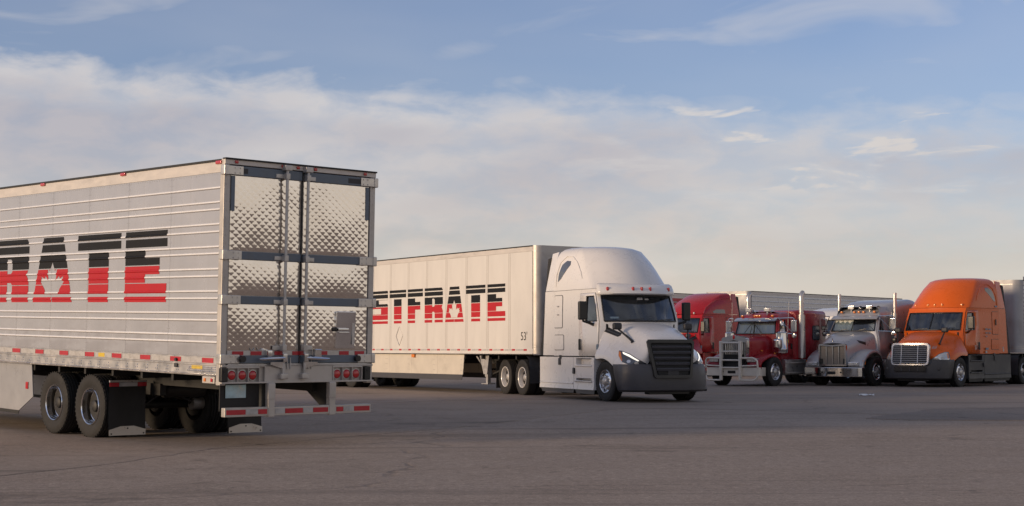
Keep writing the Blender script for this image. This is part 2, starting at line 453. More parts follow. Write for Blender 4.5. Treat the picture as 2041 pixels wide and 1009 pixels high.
def rr(u0, v0, u1, v1, r=.03, n=3):      # rounded rectangle polygon
    o = []
    for cx, cy, a in ((u1 - r, v0 + r, -90), (u1 - r, v1 - r, 0), (u0 + r, v1 - r, 90), (u0 + r, v0 + r, 180)):
        for i in range(n + 1):
            t = R(a + 90 * i / n); o.append((cx + r * math.cos(t), cy + r * math.sin(t)))
    return o


# ------------------------------------------------------------------ the ground
def gz(x, y):
    """height of the lot: nearly level, a shallow dip under the near trailer"""
    return -.075 * math.exp(-((x + 6) / 9) ** 2 - ((y - 24.5) / 8) ** 2)


def nonuni(parts):
    o = []
    for a, b, d in parts:
        for t in frange(a, b, d):
            if not o or t > o[-1] + 1e-6: o.append(t)
    return o


gx = nonuni([(-4000, -400, 900), (-400, -60, 85), (-60, 60, 2), (60, 400, 85), (400, 4000, 900)])
gy = nonuni([(-4000, -400, 900), (-400, -10, 78), (-10, 110, 2), (110, 400, 73), (400, 4000, 900)])
g = MB(); g.grid([[(x, y, gz(x, y)) for x in gx] for y in gy])
ground = g.build('ground', asphalt('old_asphalt', (.315, .252, .202), .66, crack=.30, streak=R(-62)), None, 60, kind='structure')


def sheet(name, poly, m, off, d=2.):
    mb = MB(); us = frange(min(p[0] for p in poly), max(p[0] for p in poly), d); vs = frange(min(p[1] for p in poly), max(p[1] for p in poly), d)
    drape(mb, tri2d(poly), lambda u, v, o: (u, v, gz(u, v) + off + o), us, vs, off + .01)
    return mb.build(name, m, None, 60, kind='structure')


def rough_line(pts, amp, step=.35):
    o = []
    for a, b in zip(pts[:-1], pts[1:]):
        n = max(1, int(math.hypot(b[0] - a[0], b[1] - a[1]) / step))
        for i in range(n):
            t = i / n; o.append((a[0] + (b[0] - a[0]) * t + random.uniform(-amp, amp), a[1] + (b[1] - a[1]) * t + random.uniform(-amp, amp)))
    return o + [pts[-1]]


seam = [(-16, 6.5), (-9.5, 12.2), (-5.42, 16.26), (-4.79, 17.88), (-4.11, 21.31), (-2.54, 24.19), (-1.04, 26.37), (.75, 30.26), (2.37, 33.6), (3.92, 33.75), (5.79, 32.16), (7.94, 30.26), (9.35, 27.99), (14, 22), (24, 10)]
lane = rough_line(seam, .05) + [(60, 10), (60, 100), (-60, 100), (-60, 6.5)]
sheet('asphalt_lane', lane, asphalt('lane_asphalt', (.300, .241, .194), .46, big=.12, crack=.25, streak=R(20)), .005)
strip = rough_line([(-12, 43.5), (-5.82, 36.13), (-3.17, 37.12), (-1.52, 38.51), (1.2, 39.6)], .04) + rough_line([(2.0, 43.0), (-.6, 43.2), (-6.9, 43.4), (-12, 50)], .05)
sheet('concrete_strip', strip, asphalt('worn_concrete', (.29, .235, .20), .12, big=.06, crack=.15), .010)
patch = rough_line([(6.6, 28.9), (7.4, 28.35), (9.3, 27.95), (15, 21.5), (26, 21.5), (26, 35), (12.5, 34.7), (9.1, 33.2), (7.6, 30.6), (6.6, 28.9)], .08)[:-1]
sheet('asphalt_patch', patch, asphalt('patch_asphalt', (.235, .190, .155), .55, big=.15, crack=.3), .010)


# ------------------------------------------------------------------ wheels
_wc = {}
TYRE = [(.285, -.105), (.33, -.128), (.40, -.142), (.455, -.138), (.488, -.122), (.500, -.104)]
for a in (-.075, -.027, .027, .075): TYRE += [(.504, a - .014), (.490, a - .008), (.490, a + .008), (.504, a + .014)]
TYRE += [(r, -a) for r, a in TYRE[5::-1]]


def wheel_mesh(kind):
    if kind in _wc: return _wc[kind]
    mb = MB()
    if kind == 'tyre':
        mb.lathe(TYRE, 44, close=True)
        for j in range(44):       # shoulder lugs
            a = 2 * math.pi * j / 44
            for s in (-1, 1):
                M = Matrix.Rotation(a, 4, 'Y') @ Matrix.Translation((.496, s * .112, 0)); mb.box(-.012, .008, -.012, .012, -.012, .012, M)
    elif kind == 'drum': mb.lathe([(0, -.13), (.20, -.13), (.21, -.12), (.21, .02), (0, .02)], 20)
    elif kind == 'steer':
        mb.lathe([(.288, -.10), (.293, .118), (.284, .128), (.272, .118), (.262, .070), (.246, .048), (.215, .072), (.165, .092), (.125, .096), (.115, .096)], 40)
        for j in range(10):
            a = 2 * math.pi * j / 10
            mb.cyl((.148 * math.cos(a), .085, .148 * math.sin(a)), (.148 * math.cos(a), .135, .148 * math.sin(a)), .017, n=6)
        mb.cur = 1
        for j in range(10):
            a = 2 * math.pi * (j + .5) / 10; mb.cyl((.212 * math.cos(a), .06, .212 * math.sin(a)), (.212 * math.cos(a), .0765, .212 * math.sin(a)), .026, n=10)
    elif kind == 'steerhub': mb.lathe([(.118, .085), (.112, .14), (.085, .165), (.06, .175), (0, .177)], 20)
    elif kind == 'dish':
        mb.lathe([(.288, -.10), (.293, .120), (.285, .132), (.272, .122), (.266, .06), (.262, -.01), (.250, -.018), (.246, -.055), (.215, -.075), (.16, -.082), (.11, -.08)], 40)
        for j in range(10):
            a = 2 * math.pi * j / 10
            mb.cyl((.145 * math.cos(a), -.08, .145 * math.sin(a)), (.145 * math.cos(a), -.045, .145 * math.sin(a)), .015, n=6)
        mb.cur = 1
        for j in range(10):
            a = 2 * math.pi * (j + .5) / 10; mb.cyl((.205 * math.cos(a), -.1, .205 * math.sin(a)), (.205 * math.cos(a), -.0725, .205 * math.sin(a)), .027, n=10)
    elif kind == 'dishhub': mb.lathe([(.118, -.085), (.108, -.02), (.092, .03), (.088, .055), (.06, .07), (0, .072)], 20)
    me_mats = {'tyre': ['rubber'], 'drum': ['frame'], 'steer': ['polish', 'black'], 'dish': ['polish', 'black'], 'steerhub': ['steel'], 'dishhub': ['steel']}[kind]
    o = mb.build(kind, me_mats, None, 30); me = o.data; bpy.data.objects.remove(o); _wc[kind] = me; return me


def rim_mesh(kind, m):
    key = (kind, m)
    if key not in _wc:
        me = wheel_mesh(kind).copy(); me.materials[0] = MT[m]; _wc[key] = me
    return _wc[key]


def wheel(root, x, y, side, kind='dish', rim='polish', z=.5, hub='steel', turn=0., s=1.):
    w = put('wheel', wheel_mesh('drum'), root); w.location = (x, y, z); w.rotation_euler = (0, random.uniform(0, 6), (0 if side > 0 else math.pi) + turn); w.rotation_mode = 'YXZ'
    w.scale = (s, s, s)
    put('tyre', wheel_mesh('tyre'), w)
    if kind != 'inner':
        put('rim', rim_mesh(kind, rim), w); put('hub', rim_mesh(kind + 'hub', hub), w)
    return w


def duals(root, x, z=.5, rim='polish', yo=1.085, yi=.755, hub='steel'):
    for s in (1, -1):
        wheel(root, x, s * yo, s, 'dish', rim, z, hub); wheel(root, x, s * yi, s, 'inner', rim, z)


# ------------------------------------------------------------------ lettering
def band(poly, v0, v1): return clip(clip(poly, 0, 1, -v0), 0, -1, v1)


def letters(ch):
    """outline of one heavy block letter in a unit box, as triangles"""
    if ch == 'E': return .88, tri2d([(0, 0), (.88, 0), (.88, .26), (.43, .26), (.43, .39), (.73, .39), (.73, .62), (.43, .62), (.43, .76), (.88, .76), (.88, 1), (0, 1)])
    if ch == 'F': return .88, tri2d([(0, 0), (.43, 0), (.43, .39), (.73, .39), (.73, .62), (.43, .62), (.43, .76), (.88, .76), (.88, 1), (0, 1)])
    if ch == 'T': return 1., tri2d([(.27, 0), (.73, 0), (.73, .76), (1, .76), (1, 1), (0, 1), (0, .76), (.27, .76)])
    if ch == 'S': return 1., tri2d([(0, 0), (1, 0), (1, .56), (.97, .60), (.43, .60), (.43, .72), (1, .72), (1, .97), (.97, 1), (.03, 1), (0, .97), (0, .50), (.03, .46), (.57, .46), (.57, .29), (0, .29)])
    if ch == 'R': return 1.04, tri2dh([(0, 0), (.43, 0), (.43, .31), (.53, .31), (.57, .27), (.57, 0), (1.02, 0), (1.02, .34), (.96, .43), (1.02, .54), (1.02, .93), (.96, 1), (0, 1)],
                                      [(.43, .455), (.53, .455), (.57, .49), (.57, .65), (.53, .69), (.43, .69)])
    if ch == 'A':
        L = [(.485, 0), (.485, .13), (.33, .125), (.305, .20), (.20, .315), (.235, .335), (.215, .40), (.30, .365), (.325, .405), (.40, .34), (.375, .52), (.43, .485), (.495, .62)]
        Rr = [(.99 - u + .0, v) for u, v in L[-2::-1]]
        return 1.02, tri2d([(0, 0)] + L + Rr + [(1.0, 0), (.76, 1), (.26, 1)])


ROWS = [(0, .078, 1), (.122, .262, 1), (.273, .506, 1), (.52, .728, 0), (.772, .888, 0), (.918, 1., 0)]


def logo(root, text, right, zb, h, sx, fn, us, vs, name='lettering'):
    """right edge of the word at text position 0 going left; fn(t, z) with t metres along the reading direction"""
    mb = MB(); t = right
    for ch in reversed(text):
        w, tris = letters(ch); t -= w * h * sx
        for a, b, red in ROWS:
            mb.cur = red
            polys = [[(t + u * h * sx, zb + v * h) for u, v in band(q, a, b)] for q in tris if len(band(q, a, b)) >= 3]
            drape(mb, polys, fn, us, vs)
        t -= .105 * h * sx
    return mb.build(name, ['logoblack', 'logored'], root, 0, merge=1e-5)


def text_mesh(root, name, s, size, m, fn, bold=0.):
    c = bpy.data.curves.new(name, 'FONT'); c.body = s; c.size = size; c.resolution_u = 3; c.offset = bold
    o = bpy.data.objects.new(name, c); COL.objects.link(o)
    dg = bpy.context.evaluated_depsgraph_get(); me = bpy.data.meshes.new_from_object(o.evaluated_get(dg)); bpy.data.objects.remove(o)
    for v in me.vertices: v.co = Vector(fn(v.co.x, v.co.y))
    me.materials.clear(); me.materials.append(MT[m]); return put(name, me, root)


# ------------------------------------------------------------------ trailers (origin: ground under the rear end; x forward, y left)
def under_trailer(root, L, axles, rim='polish', legs=True, zg=0., hub='steel'):
    f = MB()
    for s in (1, -1): f.box(.25, L - .2, s * .47 - .04, s * .47 + .04, .86, 1.08)
    for i in range(int(L / .9)): f.box(.5 + i * .9, .56 + i * .9, -1.2, 1.2, 1.0, 1.10)
    f.box(axles[0] - 1.0, axles[-1] + 1.0, -.55, -.44, .70, .88); f.box(axles[0] - 1.0, axles[-1] + 1.0, .44, .55, .70, .88)
    f.build('chassis', 'frame', root, 0)
    for a in axles:
        m = MB(); m.cyl((a, -1.0, .5), (a, 1.0, .5), .065, n=12); m.tube([(a + .7, .5, .72), (a + .35, .5, .62), (a, .5, .58), (a - .35, .5, .62)], .04, 6); m.tube([(a + .7, -.5, .72), (a + .35, -.5, .62), (a, -.5, .58), (a - .35, -.5, .62)], .04, 6)
        for s in (1, -1): m.cyl((a - .22, s * .42, .62), (a - .22, s * .62, .62), .12, n=14)
        m.build('axle', 'frame', root, 40); duals(root, a, .5, rim, hub=hub)
    m = MB(); m.cyl((axles[0] - .75, -.35, .78), (axles[0] - .75, .35, .78), .13, n=16); m.build('air_tank', 'frame', root, 40)
    if legs:
        for s in (1, -1):
            m = MB(); x = L - 2.95
            m.rbox(x - .075, x + .075, s * .98 - .075, s * .98 + .075, .48, 1.05, .01); m.box(x - .05, x + .05, s * .98 - .05, s * .98 + .05, .30, .5); m.rbox(x - .17, x + .17, s * .98 - .14, s * .98 + .14, .265, .30, .01)
            m.prism([(x - .62, 1.08), (x - .53, 1.08), (x - .02, .58), (x - .02, .66)], lambda u, v, d: (u, d, v), s * 1.02, s * .96)
            m.prism([(x - .30, 1.10), (x + .20, 1.10), (x + .09, .56), (x - .09, .56)], lambda u, v, d: (u, d, v), s * 1.09, s * 1.075)
            m.build('landing_leg', 'steel', root, 30)
        m = MB(); m.cyl((L - 2.95, -.95, .7), (L - 2.95, .95, .7), .03, n=8); m.tube([(L - 2.9, .9, .55), (L - 1.7, .5, 1.0)], .035, 6); m.tube([(L - 2.9, -.9, .55), (L - 1.7, -.5, 1.0)], .035, 6); m.build('leg_brace', 'frame', root, 40)


def rib_profile(z0, z1, ribs, h=.013, w=.019):
    P = [(z0, 0)]
    for z in sorted(ribs): P += [(z - w, 0), (z - w * .72, h * .62), (z - w * .25, h), (z + w * .25, h), (z + w * .72, h * .62), (z + w, 0)]
    return P + [(z1, 0)]


def prof_y(P, z):
    for (a, ya), (b, yb) in zip(P[:-1], P[1:]):
        if a <= z <= b: return ya + (yb - ya) * (z - a) / (b - a) if b > a else ya
    return 0


def side_panels(root, xs, side, prof, m, y=1.295, name='side_panel', gap=.0018, rib_highlight=True):
    cache = {}
    for a, b in zip(xs[:-1], xs[1:]):
        w = round(b - a, 4)
        if w not in cache:
            mb = MB()
            for (za, oa), (zb, ob) in zip(prof[:-1], prof[1:]):
                mb.cur = 1 if rib_highlight and (oa > .008 or ob > .008) and ob <= oa + 1e-6 else 0  # painted highlight on rib tops and upper slopes, lower slopes stay sheet
                mb.add([(gap, side * (y + oa), za), (w - gap, side * (y + oa), za), (w - gap, side * (y + ob), zb), (gap, side * (y + ob), zb)], [(0, 1, 2, 3)])
            mb.cur = 0
            0 and mb.add([(gap, side * (y - .01), prof[0][0]), (gap, side * (y - .01), prof[-1][0]), (gap, side * y, prof[-1][0]), (gap, side * y, prof[0][0])], [(0, 1, 2, 3)])
            0 and mb.add([(w - gap, side * (y - .01), prof[0][0]), (w - gap, side * (y - .01), prof[-1][0]), (w - gap, side * y, prof[-1][0]), (w - gap, side * y, prof[0][0])], [(0, 1, 2, 3)])
            o = mb.build(name, [m, 'rib_highlight'] if rib_highlight else m, root, 25); cache[w] = o.data
        else: o = put(name, cache[w], root)
        o.location = (a, 0, 0)


def rivets(root, pts, side, y, m, r=.007, h=.005):
    mb = MB()
    for x, z in pts:
        mb.add([(x - r, side * y, z), (x, side * y, z - r), (x + r, side * y, z), (x, side * y, z + r), (x, side * (y + h), z)], [(0, 1, 4), (1, 2, 4), (2, 3, 4), (3, 0, 4)])
    return mb.build('rivet', m, root, 0, kind='stuff', merge=0)


def marker(root, x, y, z, ax, m='redlens', w=.09, h=.045, d=.03):
    mb = MB()
    if ax == 'y': s = 1 if y > 0 else -1; mb.rbox(x - w / 2, x + w / 2, min(y, y + s * d), max(y, y + s * d), z - h / 2, z + h / 2, .012)
    elif ax == 'x-': mb.rbox(x - d, x, y - w / 2, y + w / 2, z - h / 2, z + h / 2, .012)
    else: mb.rbox(x, x + d, y - w / 2, y + w / 2, z - h / 2, z + h / 2, .012)
    return mb.build('marker_light', m, root, 40)


def body_core(root, L, z0, z1, m, y=1.28, x0=.04):
    mb = MB(); mb.box(x0, L - .06, -y, y, z0, z1); return mb.build('box_body', m, root, 0)


# ---- near refrigerated trailer seen from behind
def reefer_trailer():
    L = 16.15
    t = thing('reefer_trailer', 'silver ribbed trailer nearest the camera with quilted steel rear doors', 'trailer', (-3.0913, 21.9712, -.1677), R(132.52), pitch=1.24 * math.pi / 180)
    body_core(t, L, 1.12, 4.085, 'dark', 1.275)
    RZ = [1.572, 1.672, 1.877, 1.978, 2.180, 2.280, 2.490, 2.590, 2.805, 2.900, 3.110, 3.215, 3.420, 3.522, 3.722]
    prof = rib_profile(1.372, 3.935, RZ)
    xs = [.075, .15] + [.15 + 1.262 * i for i in range(1, 13)] + [L - .08]
    xs = [.075] + [.15 + 1.262 * i for i in range(1, 13)] + [L - .08]
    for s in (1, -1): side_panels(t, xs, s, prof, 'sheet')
    pts = []
    for x in xs[1:-1]: pts += [(x + e, z) for e in (-.03, .03) for z in frange(1.42, 3.9, .085) if min(abs(z - q) for q in RZ) > .028]
    pts += [(x, z) for x in frange(.1, L - .1, .07) for z in (1.392, 3.915)]
    for a, b in zip(xs[:-1], xs[1:]): pts += [((a + b) / 2, z) for z in frange(1.42, 3.9, .17) if min(abs(z - q) for q in RZ) > .028]
    rivets(t, pts, 1, 1.2955, 'steel', .008, .004)
    # rails
    for s in (1, -1):
        P = [(1.29, 3.935), (1.305, 3.937), (1.305, 4.085), (1.285, 4.112), (1.2, 4.112), (1.2, 3.935)]
        mb = MB(); mb.prism([(s * a, b) for a, b in P], lambda u, v, d: (d, u, v), .07, L - .05); mb.build('top_rail', 'rail', t, 30)
        P = [(1.2, 1.105), (1.315, 1.105), (1.318, 1.125), (1.302, 1.135), (1.302, 1.245), (1.312, 1.252), (1.312, 1.270), (1.300, 1.276), (1.300, 1.370), (1.2, 1.37)]
        mb = MB(); mb.prism([(s * a, b) for a, b in P], lambda u, v, d: (d, u, v), .07, L - .05); mb.build('bottom_rail', 'alu', t, 30)
    mb = MB(); mb.box(.02, L - .03, -1.19, 1.19, 4.09, 4.118); mb.build('roof', 'roofskin', t, 0)
    for q in (1.306, -1.306):
        mb = MB(); mb.rbox(.05, L - .05, q - .012, q + .012, 4.088, 4.121, .005); mb.build('roof_edge', 'frame', t, 40)
    rivets(t, [(x, z) for x in frange(.2, L - .2, .30) for z in (1.17, 1.21)] + [(x + .05, z) for x in frange(.2, L - .2, .30) for z in (1.17,)] + [(x, z) for x in frange(.1, .8, .035) for z in (1.165, 1.195, 1.225)], 1, 1.303, 'chrome', .012, .005)
    # reflective tape along the rail
    tape = {}
    x = .16; k = 0
    while x < L - .5:
        for m, w, nm in (('redtape', .29, 'reflector'), ('whitetape', .52, 'reflector')):
            if m not in tape:
                q = MB(); q.box(0, w, 1.298, 1.3045, 1.285, 1.352); o = q.build(nm, m, t, 0); tape[m] = o.data
            else: o = put(nm, tape[m], t)
            o.location = (x if m == 'redtape' else x + .30, 0, 0)
        x += .873
    for mx, ml in ((3.30, 'yellow'), (.44, 'yellow')):
        mb = MB()
        if mx > 1: mb.box(mx, mx + .2, 1.301, 1.307, 1.29, 1.35)
        else: mb.box(mx, mx + .29, 1.301, 1.3045, 1.19, 1.24)
        mb.build('sticker', ml, t, 0)
    mb = MB(); mb.rbox(1.10, 1.18, 1.303, 1.33, 1.20, 1.26, .01); mb.cyl((1.14, 1.30, 1.31), (1.14, 1.335, 1.31), .025, n=10); mb.build('side_lamp', 'plastic', t, 40)
    for xm in (.11, 2.84, 5.56, 8.3, 11.0, 13.8): marker(t, xm, 1.303, 4.075, 'y', 'redlens', .15, .05)
    # lettering follows the ribs
    PY = lambda tt, z, o: (-tt, 1.295 + .0035 + prof_y(prof, z), z)
    logo(t, 'FASTFRATE', -1.50, 2.13, 1.055, 1.33, PY, frange(-14.5, -1.4, 1.5), sorted(set(round(p[0], 5) for p in prof)))
    # ---- rear frame
    for s in (1, -1):
        mb = MB(); mb.rbox(-.03, .075, s * 1.215 if s > 0 else -1.312, 1.312 if s > 0 else s * 1.215, .98, 4.112, .012); mb.build('corner_post', 'aludull', t, 40)
        mb = MB()
        for z in frange(1.3, 4.0, .12): mb.cyl((-.03, s * 1.265, z), (-.036, s * 1.265, z), .008, n=6)
        mb.build('rivet', 'steel', t, 0, kind='stuff')
        mb = MB(); mb.rbox(.08, .40, s * 1.30 if s > 0 else -1.33, 1.33 if s > 0 else s * 1.30, 1.0, 1.10, .01); mb.build('corner_bracket', 'aludull', t, 40)
        for xx in (.32, .14): marker(t, xx, s * 1.33, 1.05, 'y', 'amber' if xx > .2 else 'redlens', .05, .05, .012)
    mb = MB(); mb.rbox(-.045, .06, -1.31, 1.31, 4.045, 4.125, .008); mb.build('header', 'rail', t, 40)
    mb = MB(); mb.rbox(-.07, .02, -1.315, 1.315, 4.112, 4.135, .006); mb.build('drip_rail', 'frame', t, 40)
    for y in (1.13, .36, .10, -.20, -1.10): marker(t, -.045, y, 4.083, 'x-', 'redlens', .055, .042, .02)
    # doors
    def quilt(y0, y1, z0, z1, root):
        a, b = .122, .098
        ys = frange(y0, y1, a / 8); zs = frange(z0, z1, b / 8)
        def h(y, z):
            u = y / a + z / b; v = y / a - z / b
            d = min(abs(u - round(u)), abs(v - round(v)))
            e = min(1, min(y - y0, y1 - y, z - z0, z1 - z) / .05)
            big = math.sin((y - y0) / (y1 - y0) * math.pi) * math.sin((z - z0) / (z1 - z0) * math.pi)
            wob = .5 + .5 * math.sin(y * 5.1 + z * 2.7 + z0 * 3) * math.sin(z * 4.3 - y * 1.9)
            return -(.0017 * (1 - math.exp(-d / .06)) + .0021 * (.25 + 1.1 * wob) * (1 - (1 - 2 * d) ** 2) + .013 * big) * max(0, e) ** .7
        mb = MB(); mb.grid([[(-.018 + h(y, z), y, z) for y in ys] for z in zs])
        return mb.build('quilted_panel', 'quilt', root, 60, normals=False)
    for s in (1, -1):
        ya, yb = (.008, 1.208) if s > 0 else (-1.208, -.008)
        mb = MB(); mb.rbox(-.012, .03, ya, yb, 1.275, 4.038, .006)
        door = mb.build('rear_door', 'steel', t, 40)
        for z0, z1 in ((2.85, 3.895), (2.23, 2.725), (1.465, 2.105)): quilt(ya + .012, yb - .012, z0, z1, door)
        for z0, z1 in ((3.90, 4.032), (2.73, 2.843), (2.11, 2.222), (1.285, 1.392)):
            mb = MB(); mb.rbox(-.045, -.014, ya + .01, yb - .01, z0, z1, .008); mb.build('strap', 'blue', door, 40)
        mb = MB(); mb.box(-.026, -.018, ya + .01, yb - .01, 1.394, 1.462); mb.build('kick_strip', 'steel', door, 0)
        for y0, w in (((1.03, .18), (.73, .18), (.34, .17), (.06, .12)) if s > 0 else ((-.03, .10), (-.39, .20), (-.79, .17), (-1.07, .17))):
            mb = MB(); mb.box(-.032, -.024, y0 - w / 2, y0 + w / 2, 1.398, 1.452); mb.build('reflector', 'redtape', door, 0)
        for (y0, y1, z0, z1) in (((.94, 1.10, 3.93, 4.0),) if s > 0 else ((-1.02, -.80, 3.93, 4.0),)):
            mb = MB(); mb.box(-.049, -.044, y0, y1, z0, z1); mb.build('label_plate', 'plastic', door, 0)
        mb = MB(); yy = s * 1.165; mb.box(-.030, -.02, yy - .03, yy + .03, 3.40, 3.89)
        mb.build('vertical_strap', 'blue', door, 0)
        for z in (3.966, 2.787, 2.166, 1.345):      # hinges
            mb = MB(); mb.rbox(-.062, -.040, s * 1.02 if s > 0 else -1.27, 1.27 if s > 0 else s * 1.02, z - .062, z + .062, .006); mb.rbox(-.075, .03, s * 1.265 if s > 0 else -1.335, 1.335 if s > 0 else s * 1.265, z - .07, z + .07, .012)
            for yb_ in (1.07, 1.15):
                for zz in (-.035, .035): mb.cyl((-.06, s * yb_, z + zz), (-.072, s * yb_, z + zz), .012, n=6)
            mb.build('hinge', 'alu', door, 35)
        yr = .315 if s > 0 else -.045
        mb = MB(); mb.cyl((-.10, yr, 1.06), (-.10, yr, 4.07), .022, n=12)
        mb.build('lock_rod', 'steel', door, 40)
        for z in (4.06, 1.10):
            mb = MB(); mb.rbox(-.14, -.03, yr - .06, yr + .06, z - .04, z + .04, .01); mb.build('rod_keeper', 'steel', door, 40)
        for z in (3.94, 2.77, 2.15, 1.50):
            d = .16 if s > 0 else -.16
            mb = MB(); mb.rbox(-.128, -.045, yr - .035, yr + .035, z - .045, z + .045, .01); mb.rbox(-.06, -.04, min(yr, yr + d), max(yr, yr + d), z - .03, z + .03, .006); mb.build('rod_guide', 'steel', door, 40)
        mb = MB(); d = 1 if s > 0 else -1
        mb.tube([(-.13, yr, 1.36), (-.14, yr + d * .12, 1.355), (-.13, yr + d * .34, 1.345), (-.12, yr + d * .42, 1.345)], [.022, .026, .022, .012], 8)
        mb.rbox(-.15, -.09, yr - .035, yr + .035, 1.30, 1.42, .01); mb.prism([(yr, 1.30), (yr + d * .22, 1.30), (yr + d * .22, 1.265), (yr + d * .08, 1.225), (yr, 1.21)], lambda u, v, q: (q, u, v), -.11, -.095)
        mb.rbox(-.11, -.03, yr + d * .19, yr + d * .27, 1.37, 1.47, .015)
        mb.build('door_handle', 'chrome', door, 40)
        mb = MB()
        for q in (.10, .15): mb.tube([(-.06, yr - .24 + q, 1.36), (-.07, yr - .24 + q, 1.20)], .009, 6)
        mb.build('door_chain', 'steel', door, 40)
        mb = MB(); mb.cyl((-.06, s * .99, 1.345), (-.12, s * .99, 1.345), .045, n=14); mb.build('bump_stop', 'black', door, 40)
    mb = MB(); mb.box(-.02, .02, -.008, .008, 1.28, 4.03); mb.build('door_seal', 'black', t, 0)
    # inspection hatch low on the right-hand door
    hd = MB(); hd.rbox(-.062, -.018, -.965, -.62, 1.49, 2.035, .012, M=Matrix.Translation((-.04, 0, 1.76)) @ Matrix.Rotation(R(-3.2), 4, 'Y') @ Matrix.Translation((.04, 0, -1.76))); hatch = hd.build('vent_hatch', 'polish', t, 40)
    mb = MB(); mb.box(-.068, -.06, -.945, -.90, 1.55, 1.93); mb.build('reflector', 'steel', hatch, 0)
    mb = MB(); mb.rbox(-.10, -.06, -.82, -.63, 1.745, 1.79, .008); mb.rbox(-.085, -.06, -.84, -.66, 1.715, 1.735, .004); mb.build('latch', 'chrome', hatch, 40)
    mb = MB(); mb.rbox(-.09, -.03, -.62, -.58, 1.74, 1.80, .01); mb.build('latch_stop', 'black', hatch, 40)
    for y in (.80, .68):
        mb = MB(); mb.tube([(-.03, y + .035 * math.cos(a), 1.50 + .035 * math.sin(a)) for a in frange(math.pi, 2 * math.pi, .4)], .008, 6); mb.build('tie_ring', 'steel', t, 40)
    # sill with the lamp pods
    mb = MB(); mb.rbox(-.06, .10, -.60, .60, 1.02, 1.262, .006)
    mb.box(-.02, .10, -1.215, 1.215, 1.025, 1.255); mb.rbox(-.06, .1, -1.30, 1.30, 1.235, 1.264, .004); mb.rbox(-.075, .1, -1.31, 1.31, 1.005, 1.028, .004)
    sill = mb.build('rear_sill', 'aludull', t, 40)
    mb = MB(); mb.rbox(-.05, -.0, -1.2, 1.2, 1.262, 1.276, .004); mb.build('sill_lip', 'alu', t, 40)
    for s in (1, -1):
        c = [.79, .96, 1.13] if s > 0 else [-.66, -.83, -1.0]
        lo, hi = min(c) - .095, max(c) + .095
        mb = MB()
        for yy in [lo] + [q + .085 for q in sorted(c)]: mb.rbox(-.075, -.015, yy - .006, yy + .006, 1.03, 1.225, .003)
        mb.rbox(-.075, -.015, lo, hi, 1.215, 1.236, .004); mb.build('lamp_frame', 'aludull', t, 40)
        for y in c:
            mb = MB(); mb.lathe([(.078, .0), (.078, .028), (.066, .03)], 24, Matrix.Translation((-.018, y, 1.12)) @ Matrix.Rotation(R(90), 4, 'Z'))
            lm = mb.build('lamp_ring', 'steel', t, 40)
            mb = MB(); mb.lathe([(.066, .005), (.062, .030), (.045, .042), (0, .046)], 24, Matrix.Translation((-.018, y, 1.12)) @ Matrix.Rotation(R(90), 4, 'Z')); mb.build('tail_light', 'redlens', t, 60)
        ye = 1.265 if s > 0 else -1.19
        mb = MB(); mb.rbox(-.085, -.012, ye - .055, ye + .055, 1.03, 1.225, .012)
        mb.cyl((-.085, ye, 1.17), (-.092, ye, 1.17), .02, n=8); mb.build('dock_bumper', 'black', t, 40)
    # underride guard
    mb = MB(); mb.rbox(-.10, 0, -1.25, 1.26, .545, .675, .012); guard = mb.build('underride_guard', 'aludull', t, 40)
    for y0, y1, m in ((1.24, .93, 'redtape'), (.92, .73, 'whitetape'), (.72, .565, 'redtape'), (.44, .28, 'whitetape'), (.27, -.04, 'redtape'), (-.05, -.235, 'whitetape'), (-.245, -.54, 'redtape'), (-.55, -.68, 'whitetape'), (-.80, -.93, 'redtape'), (-.94, -1.02, 'whitetape')):
        pass
    for y0, y1, m in ((1.235, .93, 'redtape'), (.92, .73, 'whitetape'), (.72, .575, 'redtape'), (.44, .28, 'whitetape'), (.27, -.03, 'redtape'), (-.04, -.20, 'whitetape'), (-.21, -.47, 'redtape'), (-.62, -.74, 'redtape'), (-.75, -.93, 'whitetape'), (-.94, -1.22, 'redtape')):
        mb = MB(); mb.box(-.106, -.099, min(y0, y1), max(y0, y1), .577, .645); mb.build('reflector', m, guard, 0)
    for y in (.505, -.545):
        mb = MB(); mb.rbox(-.115, -.02, y - .062, y + .062, .77, 1.01, .02); mb.rbox(-.110, -.02, y - .055, y + .055, .53, .80, .012); mb.build('guard_post', 'aludull', t, 40)
        mb = MB(); mb.prism([(-.03, 1.02), (.75, 1.02), (.08, .62), (-.03, .62)], lambda u, v, d: (u, d, v), y - .05, y + .05); mb.build('guard_gusset', 'frame', t, 0)
    mb = MB(); mb.rbox(.05, .06, .83, 1.16, .80, .985, .004, 1); mb.build('number_plate', 'plate', t, 40)
    mb = MB(); mb.box(.07, .09, .60, 1.24, .62, 1.02); mb.build('plate_backing', 'flap', t, 0)
    # mud flaps
    for x, y0, y1 in ((3.22, .62, 1.25), (2.72, -1.20, -.57)):
        z0 = .10 - .02 * x / 3.2
        mb = MB(); n = 8
        P = [[(x + .025 * math.sin((z - z0) * 3.1) + .012 * math.sin(y * 9), y, z) for y in frange(y0, y1, .09)] for z in frange(z0, .92, .1)]
        Q = [[(p[0] + .012, p[1], p[2]) for p in r] for r in P]
        mb.grid(P); mb.grid(Q); fl = mb.build('mud_flap', 'flap', t, 60)
        mb = MB(); yc = (y0 + y1) / 2
        mb.prism([(y0 + .005, z0 + .003), (y1 - .005, z0 + .003), (y1 - .005, z0 + .09), (yc + .11, z0 + .145), (yc - .11, z0 + .145), (y0 + .005, z0 + .09)], lambda u, v, d: (d, u, v), x - .016, x - .010); mb.build('flap_weight', 'alu', fl, 0)
        mb = MB()
